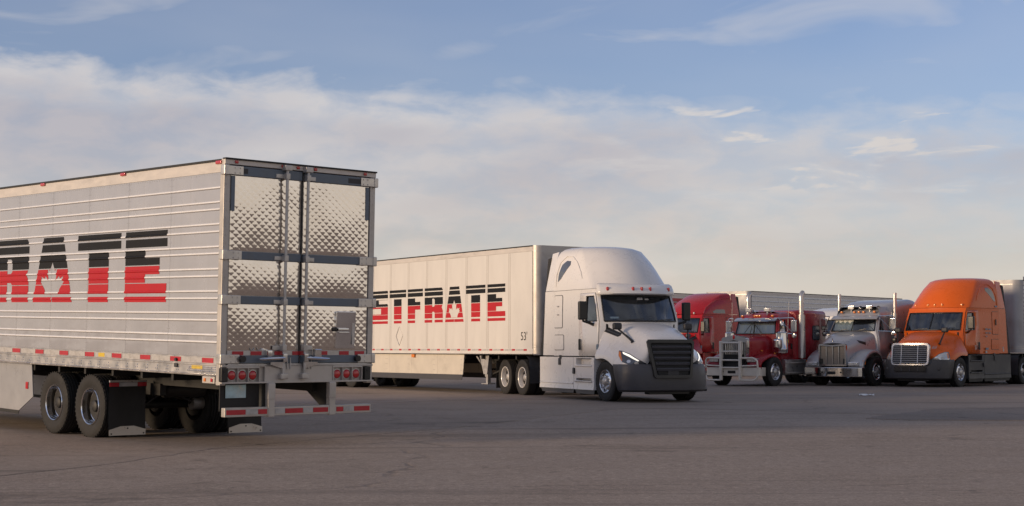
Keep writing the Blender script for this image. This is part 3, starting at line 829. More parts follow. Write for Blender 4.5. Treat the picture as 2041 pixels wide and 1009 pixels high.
        for yy, zz in ((y0 + .04, z0 + .03), (yc, z0 + .11), (y1 - .04, z0 + .03)): mb.cyl((x - .016, yy, zz), (x - .024, yy, zz), .012, n=8)
        mb.build('flap_bolt', 'frame', fl, 0, kind='stuff')
        for a, b, m in ((y0, y0 + .155, 'redtape'), (y0 + .16, y1 - .16, 'whitetape'), (y1 - .155, y1, 'redtape')):
            mb = MB(); mb.box(x - .012, x - .006, a, b, .835, .895); mb.build('reflector', m, fl, 0)
        mb = MB(); mb.box(x - .014, x + .016, y0, y1, .90, .93); mb.build('flap_bar', 'alu', fl, 0)
    under_trailer(t, L, (3.92, 5.165), 'polish', hub='frame')
    # brake chambers, hoses
    for x0, y0, y1, z1 in ((3.92, .05, -.45, .55), (3.92, .05, .62, .40)):
        mb = MB(); mb.tube([(3.4, y0, .98), (3.42, y0, .78), (3.5, (y0 + y1) / 2, .62), (3.6, y1, z1)], .014, 6); mb.build('air_hose', 'plastic', t, 40)
    mb = MB(); mb.cyl((3.62, -.42, .52), (3.62, -.72, .52), .10, n=14); mb.build('brake_chamber', 'steel', t, 40)
    # long side skirts
    for s in (1, -1):
        mb = MB(); P = [(5.98, 1.105), (12.9, 1.105), (12.4, .33), (6.42, .31), (5.90, .56)]
        mb.prism(P, lambda u, v, d: (u, d, v), s * 1.225, s * 1.21); sk = mb.build('side_skirt', 'silver', t, 0)
        mb = MB(); mb.prism([(6.42, .31), (12.4, .33), (12.4, .27), (6.44, .25)], lambda u, v, d: (u, d, v), s * 1.222, s * 1.213); mb.build('skirt_edge', 'frame', sk, 0)
        mb = MB(); mb.rbox(6.08, 6.17, min(s * 1.225, s * 1.24), max(s * 1.225, s * 1.24), .68, .80, .008); mb.build('marker_light', 'redlens', sk, 40)
    # front wall and refrigeration unit
    mb = MB(); mb.rbox(L - .07, L, -1.3, 1.3, 1.1, 4.11, .04); mb.build('front_wall', 'whiteb', t, 40)
    mb = MB(); mb.rbox(L, L + .62, -1.05, 1.05, 1.9, 3.95, .12); mb.rbox(L + .6, L + .66, -.9, .9, 2.9, 3.8, .03); mb.build('refrigeration_unit', 'white', t, 40)
    return t


reefer_trailer()


# ---- white dry van behind it
def box_trailer(name, label, loc, yaw, L=15.2, prof=None, panel='whiteb', npan=13, ribs=None, skirt=True, word=None, detail=True, group=None, zt=4.11, axles=(2.75, 4.05), rim='white', side_seen=-1, nose=.20, z0=1.30, nosemat='aludull'):
    t = thing(name, label, 'trailer', loc, yaw, group)
    front = L
    body_core(t, L - nose, 1.16, zt - .02, 'dark', 1.27)
    zr = zt - .16
    prof = rib_profile(z0, zr, ribs or [], .016, .024)
    step = (L - nose - .1) / npan
    xs = [.08 + step * i for i in range(npan + 1)]
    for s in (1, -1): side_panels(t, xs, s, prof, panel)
    if detail:
        pts = []
        for x in xs[1:-1]: pts += [(x + e, z) for e in (-.045, .045) for z in frange(z0 + .03, zr - .03, .07)]
        rivets(t, pts, side_seen, 1.2955, 'steel', .009, .004)
        strips = MB()
        for x in xs[1:-1]:
            for e in (-.052, .034): strips.box(x + e, x + e + .018, 1.2952, 1.297, z0 + .01, zr - .01)
        for o, s in ((strips.build('post_strip', 'poststrip', t, 0, kind='stuff'), 1),): o.scale = (1, side_seen, 1)
    for s in (1, -1):
        P = [(1.285, zr), (1.302, zr + .004), (1.302, zt - .03), (1.28, zt), (1.18, zt), (1.18, zr)]
        mb = MB(); mb.prism([(s * a, b) for a, b in P], lambda u, v, d: (d, u, v), .02, L - nose); mb.build('top_rail', 'rail', t, 30)
        P = [(1.2, 1.155), (1.312, 1.155), (1.314, 1.17), (1.300, 1.18), (1.300, z0), (1.2, z0)]
        mb = MB(); mb.prism([(s * a, b) for a, b in P], lambda u, v, d: (d, u, v), .02, L - nose); mb.build('bottom_rail', panel, t, 30)
        mb = MB(); mb.box(.03, L - nose, s * 1.3 - .012, s * 1.3 + .008, 1.135, 1.1545); mb.build('rail_lip', 'frame', t, 0)
    mb = MB(); mb.box(.01, L - nose, -1.18, 1.18, zt - .03, zt + .004); mb.build('roof', 'roofskin', t, 0)
    for q in (1.300, -1.300):
        mb = MB(); mb.rbox(.02, L - nose, q - .010, q + .010, zt - .028, zt + .006, .005); mb.build('roof_edge', 'frame', t, 40)
    # rounded nose
    mb = MB(); arc = [(L - nose, 1.296)] + [(L - nose + nose * math.sin(R(a)), 1.296 - nose + nose * math.cos(R(a))) for a in range(15, 91, 15)]
    path = [(x, -y) for x, y in arc] + [(x, y) for x, y in arc[::-1]]
    mb.grid([[(x, y, z) for x, y in path] for z in (1.16, 1.3, zt - .14, zt)]); mb.add([(x, y, zt) for x, y in path], [tuple(range(len(path)))]); mb.add([(x, y, 1.16) for x, y in path], [tuple(range(len(path)))])
    nw = mb.build('front_wall', nosemat, t, 40)
    for z in (1.30, 1.36, zt - .16):
        mb = MB(); mb.grid([[(x + .006 * (1 if abs(y) < 1.1 else .5), y * 1.0045, zz) for x, y in path] for zz in (z - .012, z + .012)]); mb.build('nose_band', 'steel', nw, 40)
    mb = MB(); mb.rbox(L - .01, L + .05, -.45, .45, 1.45, 1.75, .02); mb.rbox(L, L + .06, -.12, .12, 1.85, 2.05, .02); mb.build('hose_socket_box', 'plastic', nw, 40)
    # rear frame
    mb = MB(); mb.rbox(-.02, .06, -1.3, 1.3, 1.14, zt, .01); mb.build('rear_frame', 'steel', t, 40)
    for s in (1, -1):
        mb = MB(); mb.rbox(-.05, -.02, s * .01 if s > 0 else -1.2, 1.2 if s > 0 else s * .01, 1.25, zt - .12, .006); dr = mb.build('rear_door', panel, t, 40)
        for y in (.35, .85):
            mb = MB(); mb.cyl((-.075, s * y, 1.2), (-.075, s * y, zt - .08), .018, n=8); mb.build('lock_rod', 'steel', dr, 40)
    mb = MB(); mb.rbox(-.05, .03, -1.2, 1.2, .50, .62, .01); mb.box(-.03, .03, -.62, -.52, .6, 1.15); mb.box(-.03, .03, .52, .62, .6, 1.15); mb.build('underride_guard', 'aludull', t, 40)
    # reflective tape
    tape = {}; x = L - .65
    while x > .4:
        for m, w in (('redtape', .16), ('whitetape', .36)):
            if m not in tape:
                q = MB(); q.box(0, w, 1.299, 1.3035, 1.245, 1.295); o = q.build('reflector', m, t, 0); tape[m] = o.data
            else: o = put('reflector', tape[m], t)
            o.location = (x if m == 'redtape' else x - .38, 0, 0); o.scale = (1, side_seen, 1)
        x -= .585
    under_trailer(t, L, axles, rim)
    for s in (1, -1):
        mb = MB(); mb.box(axles[0] - .75, axles[0] - .735, s * .55 if s > 0 else -1.2, 1.2 if s > 0 else s * .55, .15, .95); mb.build('mud_flap', 'flap', t, 0)
    if skirt:
        xa, xb = axles[-1] + .15, L - 3.85
        edges = [xa, xa + (xb - xa) * .36, xa + (xb - xa) * .56, xa + (xb - xa) * .78, xb]
        for s in (1, -1):
            for i in range(4):
                a, b = edges[i], edges[i + 1]
                P = [(a + .003, .53), (b - .003 - (.09 if i == 3 else 0), .53), (b - .003, 1.152), (a + .003, 1.152)]
                mb = MB(); mb.prism(P, lambda u, v, d: (u, d, v), s * 1.245, s * 1.23); sk = mb.build('skirt_panel', 'cream', t, 0)
                mb = MB(); mb.prism([(a, .535), (b - (.09 if i == 3 else 0), .535), (b - (.12 if i == 3 else 0), .37), (a, .37)], lambda u, v, d: (u, d, v), s * 1.256, s * 1.246); mb.build('rubber_edge', 'bumper', sk, 0)
                mb = MB()
                for z in (.66, .82, .98):
                    for dx in (.03, .10): mb.cyl((b - .12 - dx, s * 1.245, z), (b - .12 - dx, s * 1.25, z), .012, n=6)
                mb.build('skirt_bolt', 'steel', sk, 0, kind='stuff')
    return t, prof, L, xs


dirv = lambda a: (math.cos(R(a)), math.sin(R(a)))
TL = 15.2; dx, dy = dirv(-56.2)
van, vprof, vL, vxs = box_trailer('box_trailer', 'white smooth-sided trailer with red and black lettering hitched to the white tractor', (1.765 - TL * dx, 42.8487 - TL * dy, 0), R(-56.2), TL, npan=13, axles=(2.80, 4.10), zt=4.17)
logo(van, 'FASTFRATE', TL - 1.58, 2.10, 1.06, 1.0, lambda u, v, o: (u, -1.2985, v), frange(2, 15, .8), frange(2, 3.3, .4))
text_mesh(van, 'length_marking', "53'", .46, 'logoblack', lambda u, v: (TL - .80 + u * .62, -1.2985, 1.54 + v * .72))
mb = MB(); q = .21
for a, b in (((0, -.30), (q, 0)), ((q, 0), (0, .30)), ((0, .30), (-q, 0)), ((-q, 0), (0, -.30))):
    mb.tube([(TL - 7.66 + a[0], -1.300, 1.70 + a[1]), (TL - 7.66 + b[0], -1.300, 1.70 + b[1])], .008, 5)
mb.build('placard_holder', 'steel', van, 40)
mb = MB(); mb.rbox(TL - 6.9, TL - 6.72, -1.30, -1.25, 1.03, 1.13, .01); mb.build('side_lamp', 'amber', van, 40)


# ------------------------------------------------------------------ tractors (origin: ground under the front axle; x forward, y left)
def tractor_under(t, wb, rear, rim, steer_rim='polish', turn=0., hub='steel', zr=.98):
    f = MB()
    for s in (1, -1): f.box(-wb - 2.25, 1.0, s * .43 - .04, s * .43 + .04, .72, zr)
    for x in (-wb - 2.2, -wb - .65, -3.2, -1.8, .55): f.box(x - .05, x + .05, -.4, .4, .74, zr - .02)
    f.box(.2, .9, -.38, .38, .35, .8); f.box(-1.6, .3, -.36, .36, .45, 1.2)
    f.build('chassis', 'frame', t, 0)
    m = MB(); m.cyl((0, -.95, .46), (0, .95, .46), .06, n=10); m.build('axle', 'frame', t, 40)
    for s in (1, -1): wheel(t, 0, s * 1.03, s, 'steer', steer_rim, .5, hub, turn)
    for a in (-wb, -wb - 1.3):
        m = MB(); m.cyl((a, -1, .5), (a, 1, .5), .08, n=10); m.rbox(a - .2, a + .2, -.22, .22, .3, .75, .08); m.build('axle', 'frame', t, 40); duals(t, a, .5, rim, hub=hub)
    m = MB(); m.rbox(-wb - 1.1, -wb - .1, -.45, .45, 1.03, 1.12, .03); m.rbox(-wb - 1.0, -wb - .2, -.4, .4, .98, 1.04, .01); m.build('fifth_wheel', 'frame', t, 40)
    for s in (1, -1):
        y0, y1 = (.62, 1.22) if s > 0 else (-1.22, -.62)
        m = MB(); m.box(-wb - 1.98, -wb - 1.965, y0, y1, .16, .95); m.build('mud_flap', 'flap', t, 0)
        m = MB(); path = [(-wb + .62, .35), (-wb + .60, .75), (-wb + .52, 1.02), (-wb + .40, 1.08), (-wb + .30, 1.09)]
        m.grid([[(x, y, z) for y in (y0, y1)] for x, z in path]); m.grid([[(x - .012, y, z - .008) for y in (y0, y1)] for x, z in path]); m.build('quarter_fender', 'plastic', t, 50)


def mirror_on_arm(t, s, x, y, z0, z1, root_pt, m='black', w=.22, d=.13):
    mb = MB(); mb.rbox(x - d / 2, x + d / 2, s * y - w / 2, s * y + w / 2, z0, z1, .035, 3); o = mb.build('mirror', m, t, 40)
    mb = MB(); mb.rbox(x - d / 2 - .004, x - d / 2 + .004, s * y - w * .42, s * y + w * .42, z0 + .04, z1 - .04, .01, 1); mb.build('mirror_glass', 'chrome', o, 40)
    mb = MB(); mb.tube([root_pt, ((root_pt[0] + x) / 2, (root_pt[1] + s * y) / 2, z0 - .07), (x, s * (y - .02), z0 - .03), (x, s * y, z0 + .05)], [.045, .035, .03, .03], 8); mb.build('mirror_arm', m, o, 40)
    return o


def hood_mirror(t, s, foot, head, m='plastic'):
    mb = MB(); hx, hy, hz = head; mb.rbox(hx - .07, hx + .07, s * hy - .115, s * hy + .115, hz - .085, hz + .085, .045, 3); o = mb.build('hood_mirror', m, t, 40)
    mb = MB(); mb.tube([(foot[0], s * foot[1], foot[2]), (foot[0] - .02, s * (foot[1] + .01), foot[2] + .04), (hx, s * hy, hz - .05)], [.05, .03, .022], 8); mb.build('mirror_arm', 'black', o, 40)


def wiper(t, a, b, m='black'):
    mb = MB(); mb.tube([a, b], .012, 5); mb.build('wiper', m, t, 0)


def aero(p):
    t = thing('tractor', p['label'], 'tractor', p['loc'], R(p['yaw']), p.get('group'))
    P = p['paint']; low = p.get('lower', P); k = p.get('kz', 1.)
    Z = lambda z: z if z < 1.1 else 1.1 + (z - 1.1) * k
    XR = -2.98; ts = [-1, -.92, -.75, -.5, -.25, 0, .25, .5, .75, .92, 1]
    def outline(lv):
        z, xf, xc, Wc, Wr = lv
        tt = max(0, min(1, (z - 2.0) / .64)) if z > 2 else 0
        wf = xc - .10; wr = -1.12 + .0 * tt
        cols = [XR, -2.2, -1.46, wr, wf, xc - .03, xc]
        if z > 2.83: cols = [XR + (xc - XR) * q for q in (0, .3, .55, .75, .9, .97, 1)]
        Wy = lambda x: Wc + (Wr - Wc) * max(0, (xc - x) / (xc - XR)) ** .62
        Rr = [(x, -Wy(x)) for x in cols]; F = [(xc + (xf - xc) * (1 - abs(q) ** 2.3), Wc * q) for q in ts[1:-1]]
        return [(x, y, Z(z)) for x, y in Rr + F + [(x, -y) for x, y in Rr[::-1]]]
    lev = [(1.12, -.10, -.44, 1.12, 1.235), (1.45, -.10, -.42, 1.10, 1.24), (2.0, -.08, -.40, 1.09, 1.24), (2.2, -.20, -.47, 1.08, 1.24), (2.42, -.33, -.56, 1.065, 1.238), (2.64, -.46, -.66, 1.05, 1.235), (2.72, -.50, -.70, 1.05, 1.235), (2.825, -.52, -.74, 1.06, 1.235)]
    rows = [outline(l) for l in lev]; n = len(rows[0]); nc = 7; nf = len(ts) - 2
    f0 = nc - 1; f1 = nc + nf      # arc cells f0..f1-1
    body = MB(); ws = MB(); wins = {1: MB(), -1: MB()}; doors = {1: MB(), -1: MB()}
    for j in range(len(rows) - 1):
        for i in range(n):
            q = [rows[j][i], rows[j][(i + 1) % n], rows[j + 1][(i + 1) % n], rows[j + 1][i]]
            glassrow = 2 <= j <= 4; c = None; s = 0
            if i < nc - 1: c, s = i, -1
            elif i >= n - nc and i < n - 1: c, s = n - 2 - i, 1
            if glassrow and f0 + 1 <= i < f1 - 1: ws.add(q, [(0, 1, 2, 3)])
            elif glassrow and c == 3: wins[s].add([(x, y * .992, z) for x, y, z in q], [(0, 1, 2, 3)])
            elif c in (2, 3, 4) and j <= 5: doors[s].add([(x, y + s * .007, z) for x, y, z in q], [(0, 1, 2, 3)])
            else: body.add(q, [(0, 1, 2, 3)])
    body.add(rows[0], [tuple(range(n))]); body.add(rows[-1], [tuple(range(n))])
    cab = body.build('cab', P, t, 30)
    for s in (1, -1):
        d = doors[s].build('door', P, t, 30); md = d.modifiers.new('thick', 'SOLIDIFY'); md.thickness = .03; md.offset = 0
        g_ = wins[s].build('side_window', 'glass', d, 30)
        wl = lambda j, c: (rows[j][c][0], s * abs(rows[j][c][1]) + s * .012, rows[j][c][2])
        loop = [wl(2, 3), wl(2, 4), wl(3, 4), wl(4, 4), wl(5, 4), wl(5, 3), wl(4, 3), wl(3, 3), wl(2, 3)]
        mb = MB(); mb.tube(loop, .016, 6); mb.build('window_seal', 'black', d, 40)
        wd = lambda j, c: (rows[j][c][0], s * (abs(rows[j][c][1]) + .004), rows[j][c][2])
        mb = MB(); mb.tube([wd(0, 2), wd(1, 2), wd(2, 2), wd(3, 2), wd(4, 2), wd(5, 2), wd(6, 2), wd(6, 3), wd(6, 4), wd(6, 5), wd(5, 5), wd(4, 5), wd(3, 5), wd(2, 5), wd(1, 5), wd(0, 5), wd(0, 4), wd(0, 3), wd(0, 2)], .009, 5); mb.build('door_gap', 'black', d, 40)
        mb = MB(); mb.rbox(-1.36, -1.27, s * 1.225 if s > 0 else -1.275, 1.275 if s > 0 else s * 1.225, Z(1.27), Z(1.56), .03); mb.build('door_handle', 'black', d, 40)
    w = ws.build('windscreen', 'wglass', t, 60, normals=True)
    a0, a1 = f0 + 1, f1 - 1
    loop = [rows[2][i] for i in range(a0, a1 + 1)] + [rows[j][a1] for j in (3, 4)] + [rows[5][i] for i in range(a1, a0 - 1, -1)] + [rows[j][a0] for j in (4, 3, 2)]
    mb = MB(); mb.tube([(x + .01, y, z) for x, y, z in loop], .022, 6); mb.build('windscreen_seal', 'black', w, 50)
    if p.get('split'):
        mb = MB(); c = f0 + 5; mid = [rows[j][nc + nf // 2] for j in (2, 3, 4, 5)]; mb.tube([(x + .012, y, z) for x, y, z in mid], .02, 5); mb.build('windscreen_divider', 'black', w, 40)
    for y in (-.55, .35):
        q = 1 - abs((y + .4) / 1.07) ** 2.3
        wiper(w, (-.36 + .30 * (1 - abs(y / 1.07) ** 2.3) + .05, y, Z(2.02)), (-.36 + .29 * (1 - abs((y + .55) / 1.07) ** 2.3) + .02, y + .5, Z(2.055)))
    # interior
    mb = MB(); mb.rbox(-.62, -.30, -.98, .98, 1.5, Z(1.97), .06); mb.build('dashboard', 'dark', t, 40)
    for s in (1, -1):
        mb = MB(); mb.rbox(-1.55, -1.05, s * .55 - .25, s * .55 + .25, 1.45, 1.62, .06); mb.rbox(-1.62, -1.46, s * .55 - .25, s * .55 + .25, 1.55, 2.22, .07); mb.rbox(-1.60, -1.48, s * .55 - .14, s * .55 + .14, 2.22, 2.42, .05); mb.build('seat', 'seat', t, 40)
    mb = MB(); M = Matrix.Translation((-.80, .55, Z(1.92))) @ Matrix.Rotation(R(-55), 4, 'Y') @ Matrix.Rotation(R(90), 4, 'X')
    mb.lathe([(.20, -.014), (.226, 0), (.20, .014), (.186, 0)], 24, M, True); mb.box(-.19, .19, -.008, .008, -.02, .02, M); mb.build('steering_wheel', 'black', t, 40)
    if p.get('curtain'):
        mb = MB(); mb.grid([[(-1.75 + .03 * math.sin(y * 22), y, z) for y in frange(-1.1, 1.1, .04)] for z in (1.3, Z(2.7))]); mb.build('sleeper_curtain', 'curtain', t, 60)
    if p.get('decals'):
        for y0, y1, z0, z1, m in ((-.06, .10, 2.54, 2.60, 'whitetape'), (.16, .27, 2.54, 2.58, 'whitetape'), (-.86, -.66, 2.06, 2.11, 'badge')):
            mb = MB(); xf = lambda y, z: (lambda a, b, q: a + (b - a) * q)(-.06 - .594 * (z - 2.0), 0, 0) - (.30 - .25 * (z - 2) * .6) * abs(y / 1.06) ** 2.3 - .012
            mb.grid([[(xf(y, z), y, Z(z)) for y in frange(y0, y1, .05)] for z in (z0, z1)]); mb.build('window_sticker', m, w, 0)
    # roof fairing
    zr = p.get('roof', 'high')
    if zr == 'high':
        rl = [(2.835, -.50, -.88, 1.06, 1.24), (2.95, -.54, -1.02, 1.06, 1.235), (3.15, -.64, -1.22, 1.04, 1.225), (3.38, -.82, -1.42, .99, 1.205), (3.58, -1.05, -1.6, .93, 1.17), (3.75, -1.30, -1.80, .87, 1.11), (3.87, -1.45, -1.95, .84, 1.03), (3.95, -1.75, -2.15, .72, .90), (3.99, -2.05, -2.35, .55, .72), (4.005, -2.4, -2.6, .3, .45)]
    elif zr == 'long':
        rl = [(2.835, -.38, -.70, 1.06, 1.24), (2.92, -.45, -.85, 1.06, 1.235), (3.05, -.62, -1.05, 1.04, 1.225), (3.22, -.90, -1.3, 1.0, 1.21), (3.40, -1.22, -1.6, .96, 1.18), (3.56, -1.6, -1.95, .9, 1.13), (3.68, -1.95, -2.25, .92, 1.13), (3.77, -2.25, -2.5, .85, 1.06), (3.83, -2.55, -2.7, .7, .92)]
    else:
        rl = [(2.835, -.5, -.8, 1.06, 1.2), (3.0, -.8, -1.1, 1.04, 1.18), (3.15, -1.3, -1.6, .96, 1.12), (3.24, -1.9, -2.1, .8, 1.0), (3.28, -2.4, -2.55, .4, .6)]
    rr_ = [outline(l) for l in rl]
    mb = MB(); mb.grid(rr_, closeu=True); mb.add(rr_[-1], [tuple(range(n))]); roof = mb.build('roof_fairing', P, t, 50)
    bv_roof = bvh_of(roof); bv_cab = bvh_of(cab, *[o for o in t.children if o.name.startswith('door')])
    side = [(-1, (1, 0, 0)), (1, (-1, 0, 0))]
    if zr == 'high':
        for s, U in side:
            f = -s
            pl = [(-2.76, 3.07), (-2.60, 3.14), (-2.20, 3.50), (-2.22, 3.60), (-2.42, 3.62), (-2.62, 3.52), (-2.73, 3.30)]
            stick('roof_window', 'lampdark', roof, bv_roof, (0, s * 1.3, 0), U, (0, 0, 1), [(x * f, Z(z)) for x, z in pl], .006, .01, .08)
            # pressed swage line round the roof window
            fn = projector(bv_roof, (0, s * 1.3, 0), U, (0, 0, 1), .008)
            arc = [(-2.86, 2.95), (-2.84, 3.25), (-2.72, 3.58), (-2.50, 3.74), (-2.22, 3.72), (-1.9, 3.56), (-1.6, 3.30), (-1.38, 3.02)]
            mb = MB(); pts = []
            for (x0, z0), (x1, z1) in zip(arc[:-1], arc[1:]):
                for q in (0, .33, .66): pts.append(fn((x0 + (x1 - x0) * q) * f, Z(z0 + (z1 - z0) * q), 0))
            mb.tube(pts, .012, 6); mb.build('roof_swage', P, roof, 60)
    if zr == 'long':
        for s, U in side:
            f = -s
            stick('roof_window', 'lampdark', roof, bv_roof, (0, s * 1.3, 0), U, (0, 0, 1), [(x * f, Z(z)) for x, z in [(-2.4, 2.88), (-2.38, 3.06), (-1.75, 3.06), (-1.45, 2.96), (-1.5, 2.88)]], .006, .01, .08)
            fn = projector(bv_roof, (0, s * 1.3, 0), U, (0, 0, 1), .008)
            arc = [(-.75, 2.86), (-1.1, 3.12), (-1.5, 3.33), (-1.95, 3.48), (-2.4, 3.56), (-2.9, 3.58)]
            mb = MB(); mb.tube([fn(x * f, Z(z), 0) for x, z in arc], .03, 6); mb.build('roof_swage', P, roof, 60)
    # side hatches on the sleeper
    for s, U in side:
        f = -s
        for u0, v0, u1, v1 in ((-2.93, 1.86, -2.46, 2.70), (-2.93, 1.28, -2.38, 1.66)):
            pl = rr(min(u0 * f, u1 * f), Z(v0), max(u0 * f, u1 * f), Z(v1), .05)
            e = .016; stick('hatch_gap', 'black', t, bv_cab, (0, s * 1.3, 0), U, (0, 0, 1), rr(min(u0 * f, u1 * f) - e, Z(v0) - e, max(u0 * f, u1 * f) + e, Z(v1) + e, .06), .005, .006, .2)
            h = stick('sleeper_hatch', P, t, bv_cab, (0, s * 1.3, 0), U, (0, 0, 1), pl, .012, .02, .2)
            if v0 > 1.8 and p.get('hatchlatch'):
                mb = MB(); mb.rbox(-2.72, -2.66, min(s * 1.25, s * 1.275), max(s * 1.25, s * 1.275), Z(2.2), Z(2.42), .02); mb.build('hatch_latch', 'black', h, 40)
            elif v0 > 1.8:
                for zz in (2.2, 2.42):
                    mb = MB(); mb.rbox(-2.74, -2.64, min(s * 1.25, s * 1.262), max(s * 1.25, s * 1.262), Z(zz - .015), Z(zz + .015), .005); mb.build('hatch_latch', 'steel', h, 40)
    # visor with marker lamps
    vz = 2.80
    if p.get('visor'):
        mb = MB(); prof = [(.02, 2.735), (.21, 2.672), (.235, 2.70), (.20, 2.80), (.10, 2.92), (-.04, 2.965)]
        fr = []
        for o, z in prof: fr.append([((-.70 - .02) + (.18 + o) * (1 - abs(q) ** 2.6) + o * .5, (1.04 + o * .26) * q, Z(z)) for q in [i / 12 - 1 for i in range(25)]])
        mb.grid(fr); v = mb.build('sun_visor', P, t, 60); md = v.modifiers.new('thick', 'SOLIDIFY'); md.thickness = .02
        bvv = bvh_of(v)
        for y in p['lamps']:
            h = bvv.ray_cast(Vector((3, y, Z(2.81))), Vector((-1, 0, 0)))[0] or Vector((-.3, y, Z(2.81)))
            mb = MB(); mb.rbox(h.x - .03, h.x + .035, y - .032, y + .032, Z(2.765), Z(2.865), .02, 3); mb.build('marker_light', p.get('lampmat', 'redlens'), v, 50)
    else:
        for y in p.get('lamps', ()):
            h = bv_roof.ray_cast(Vector((3, y, Z(p.get('lampz', 2.93)))), Vector((-1, 0, 0)))[0] or Vector((-.5, y, Z(2.9)))
            mb = MB(); mb.rbox(h.x - .03, h.x + .03, y - .035, y + .035, Z(p.get('lampz', 2.93)) - .05, Z(p.get('lampz', 2.93)) + .05, .02, 3); mb.build('marker_light', p.get('lampmat', 'redlens'), t, 50)
    # extenders behind the sleeper
    for s in (1, -1):
        tz = {'high': (3.93, 3.86), 'long': (3.84, 3.80), 'mid': (3.2, 3.1)}[zr]
        mb = MB(); poly = [(-2.985, Z(2.845)), (-2.985, Z(tz[0] - .3)), (-3.12, Z(tz[0] - .04)), (-3.50, Z(tz[1])), (-3.56, Z(2.845))]
        mb.prism(poly, lambda u, v, d: (u, d - s * max(0, (v - Z(3.2))) ** 2 * .42, v), s * 1.225, s * 1.195); mb.build('side_extender', P, t, 40)
        mb = MB(); mb.prism([(-2.985, 1.13), (-2.985, Z(2.83)), (-3.56, Z(2.83)), (-3.72, 1.13)], lambda u, v, d: (u, d, v), s * 1.235, s * 1.205); ex = mb.build('side_extender', P, t, 40)
        mb = MB(); mb.prism([(-3.50, Z(tz[1] - .1)), (-3.66, Z(tz[1] - .14)), (-3.95, 1.13), (-3.72, 1.13)], lambda u, v, d: (u, d - s * max(0, (v - Z(3.2))) ** 2 * .42, v), s * 1.222, s * 1.205); mb.build('rubber_edge', 'flap', ex, 0)
    # hood and fenders: half sections swept forward
    secs = [
        [(-.44, 0, 2.00), (-.44, .42, 1.99), (-.44, .80, 1.945), (-.44, 1.0, 1.84), (-.44, 1.08, 1.60), (-.46, 1.12, 1.40), (-.46, 1.17, 1.24), (-.46, 1.215, 1.13), (-.46, 1.215, 1.02)],
        [(0., 0, 1.96), (0., .40, 1.95), (0., .72, 1.89), (0., .89, 1.75), (0., .985, 1.54), (0., 1.08, 1.42), (0., 1.17, 1.30), (0., 1.228, 1.18), (0., 1.228, 1.10)],
        [(.42, 0, 1.885), (.42, .38, 1.875), (.42, .64, 1.81), (.42, .79, 1.66), (.42, .89, 1.48), (.42, 1.02, 1.38), (.42, 1.15, 1.26), (.42, 1.222, 1.12), (.42, 1.222, .98)],
        [(.78, 0, 1.775), (.78, .36, 1.765), (.78, .58, 1.70), (.78, .70, 1.54), (.78, .80, 1.38), (.76, .95, 1.29), (.72, 1.11, 1.17), (.68, 1.20, 1.03), (.66, 1.20, .82)],
        [(1.08, 0, 1.665), (1.08, .35, 1.655), (1.08, .55, 1.59), (1.08, .64, 1.42), (1.07, .73, 1.26), (1.02, .88, 1.18), (.94, 1.03, 1.07), (.88, 1.13, .95), (.86, 1.14, .78)],
        [(1.26, 0, 1.575), (1.26, .35, 1.565), (1.26, .54, 1.50), (1.25, .62, 1.34), (1.23, .69, 1.15), (1.17, .82, 1.06), (1.09, .95, .97), (1.03, 1.04, .88), (1.0, 1.05, .76)],
        [(1.30, 0, 1.50), (1.30, .34, 1.49), (1.30, .50, 1.43), (1.295, .57, 1.28), (1.28, .63, 1.08), (1.22, .76, .98), (1.13, .88, .90), (1.06, .97, .84), (1.02, .98, .74)],
        [(1.22, 0, 1.2), (1.22, .3, 1.2), (1.22, .45, 1.15), (1.22, .52, 1.05), (1.22, .56, .95), (1.15, .7, .85), (1.06, .8, .8), (.98, .88, .76), (.94, .9, .70)]]
    mb = MB(); mb.grid([[(x, -y, Z(z)) for x, y, z in s_[:0:-1]] + [(x, y, Z(z)) for x, y, z in s_] for s_ in secs]); hood = bake(mb.build('hood', P, t, 0, merge=1e-6), 2)
    bvh = bvh_of(hood)
    mb = MB(); mb.box(-.5, .9, -.84, .84, .55, 1.15); mb.build('wheel_well', 'dark', t, 0)
    # bumper
    pl = [(1.40, 0), (1.395, .3), (1.375, .55), (1.31, .78), (1.17, 1.0), (.97, 1.15), (0, 1.235)]
    rws = [(.26, -.09, .90), (.31, -.015, .88), (.45, .0, .80), (.70, -.005, .68), (.86, -.03, .60), (.93, -.06, .57), (.935, -.16, .57)]
    rows_b = []
    for z, o, xe in rws:
        h = [(x + o * .9, y + o * .35 * (y > .5), z) for x, y in pl[:-1]] + [(xe, 1.238 + o * .4, z)]
        rows_b.append([(x, -y, z) for x, y, z in h[:0:-1]] + h)
    mb = MB(); mb.grid(rows_b); bump = mb.build('bumper', p.get('bumpermat', 'bumper'), t, 40); md = bump.modifiers.new('thick', 'SOLIDIFY'); md.thickness = .03
    bvb = bvh_of(bump)
    mb = MB(); mb.rbox(.95, 1.22, -.55, .55, .20, .28, .02); mb.build('air_dam', 'black', t, 40)
    G = lambda y, z, d: (1.315 + (Z(1.5) - z) * .13 - .05 * (y / .6) ** 2 + d, y, z)
    if p['grille'] == 'dark':
        out = [(-.635, Z(1.47)), (-.59, Z(1.53)), (.59, Z(1.53)), (.635, Z(1.47)), (.515, .64), (.47, .60), (-.47, .60), (-.515, .64)]
        inn = [(-.565, Z(1.42)), (-.53, Z(1.45)), (.53, Z(1.45)), (.565, Z(1.42)), (.45, .70), (.43, .67), (-.43, .67), (-.45, .70)]
        gu = frange(-.7, .7, .1); gv = frange(.5, Z(1.6), .1)
        mb = MB(); drape(mb, tri2dh(out, inn), lambda y, z, d: G(y, z, .050 + d), gu, gv, .08); gr = mb.build('grille_frame', 'black', t, 30)
        mb = MB(); drape(mb, [inn], lambda y, z, d: G(y, z, d + .005), gu, gv); mb.build('grille_mesh', 'dark', gr, 0)
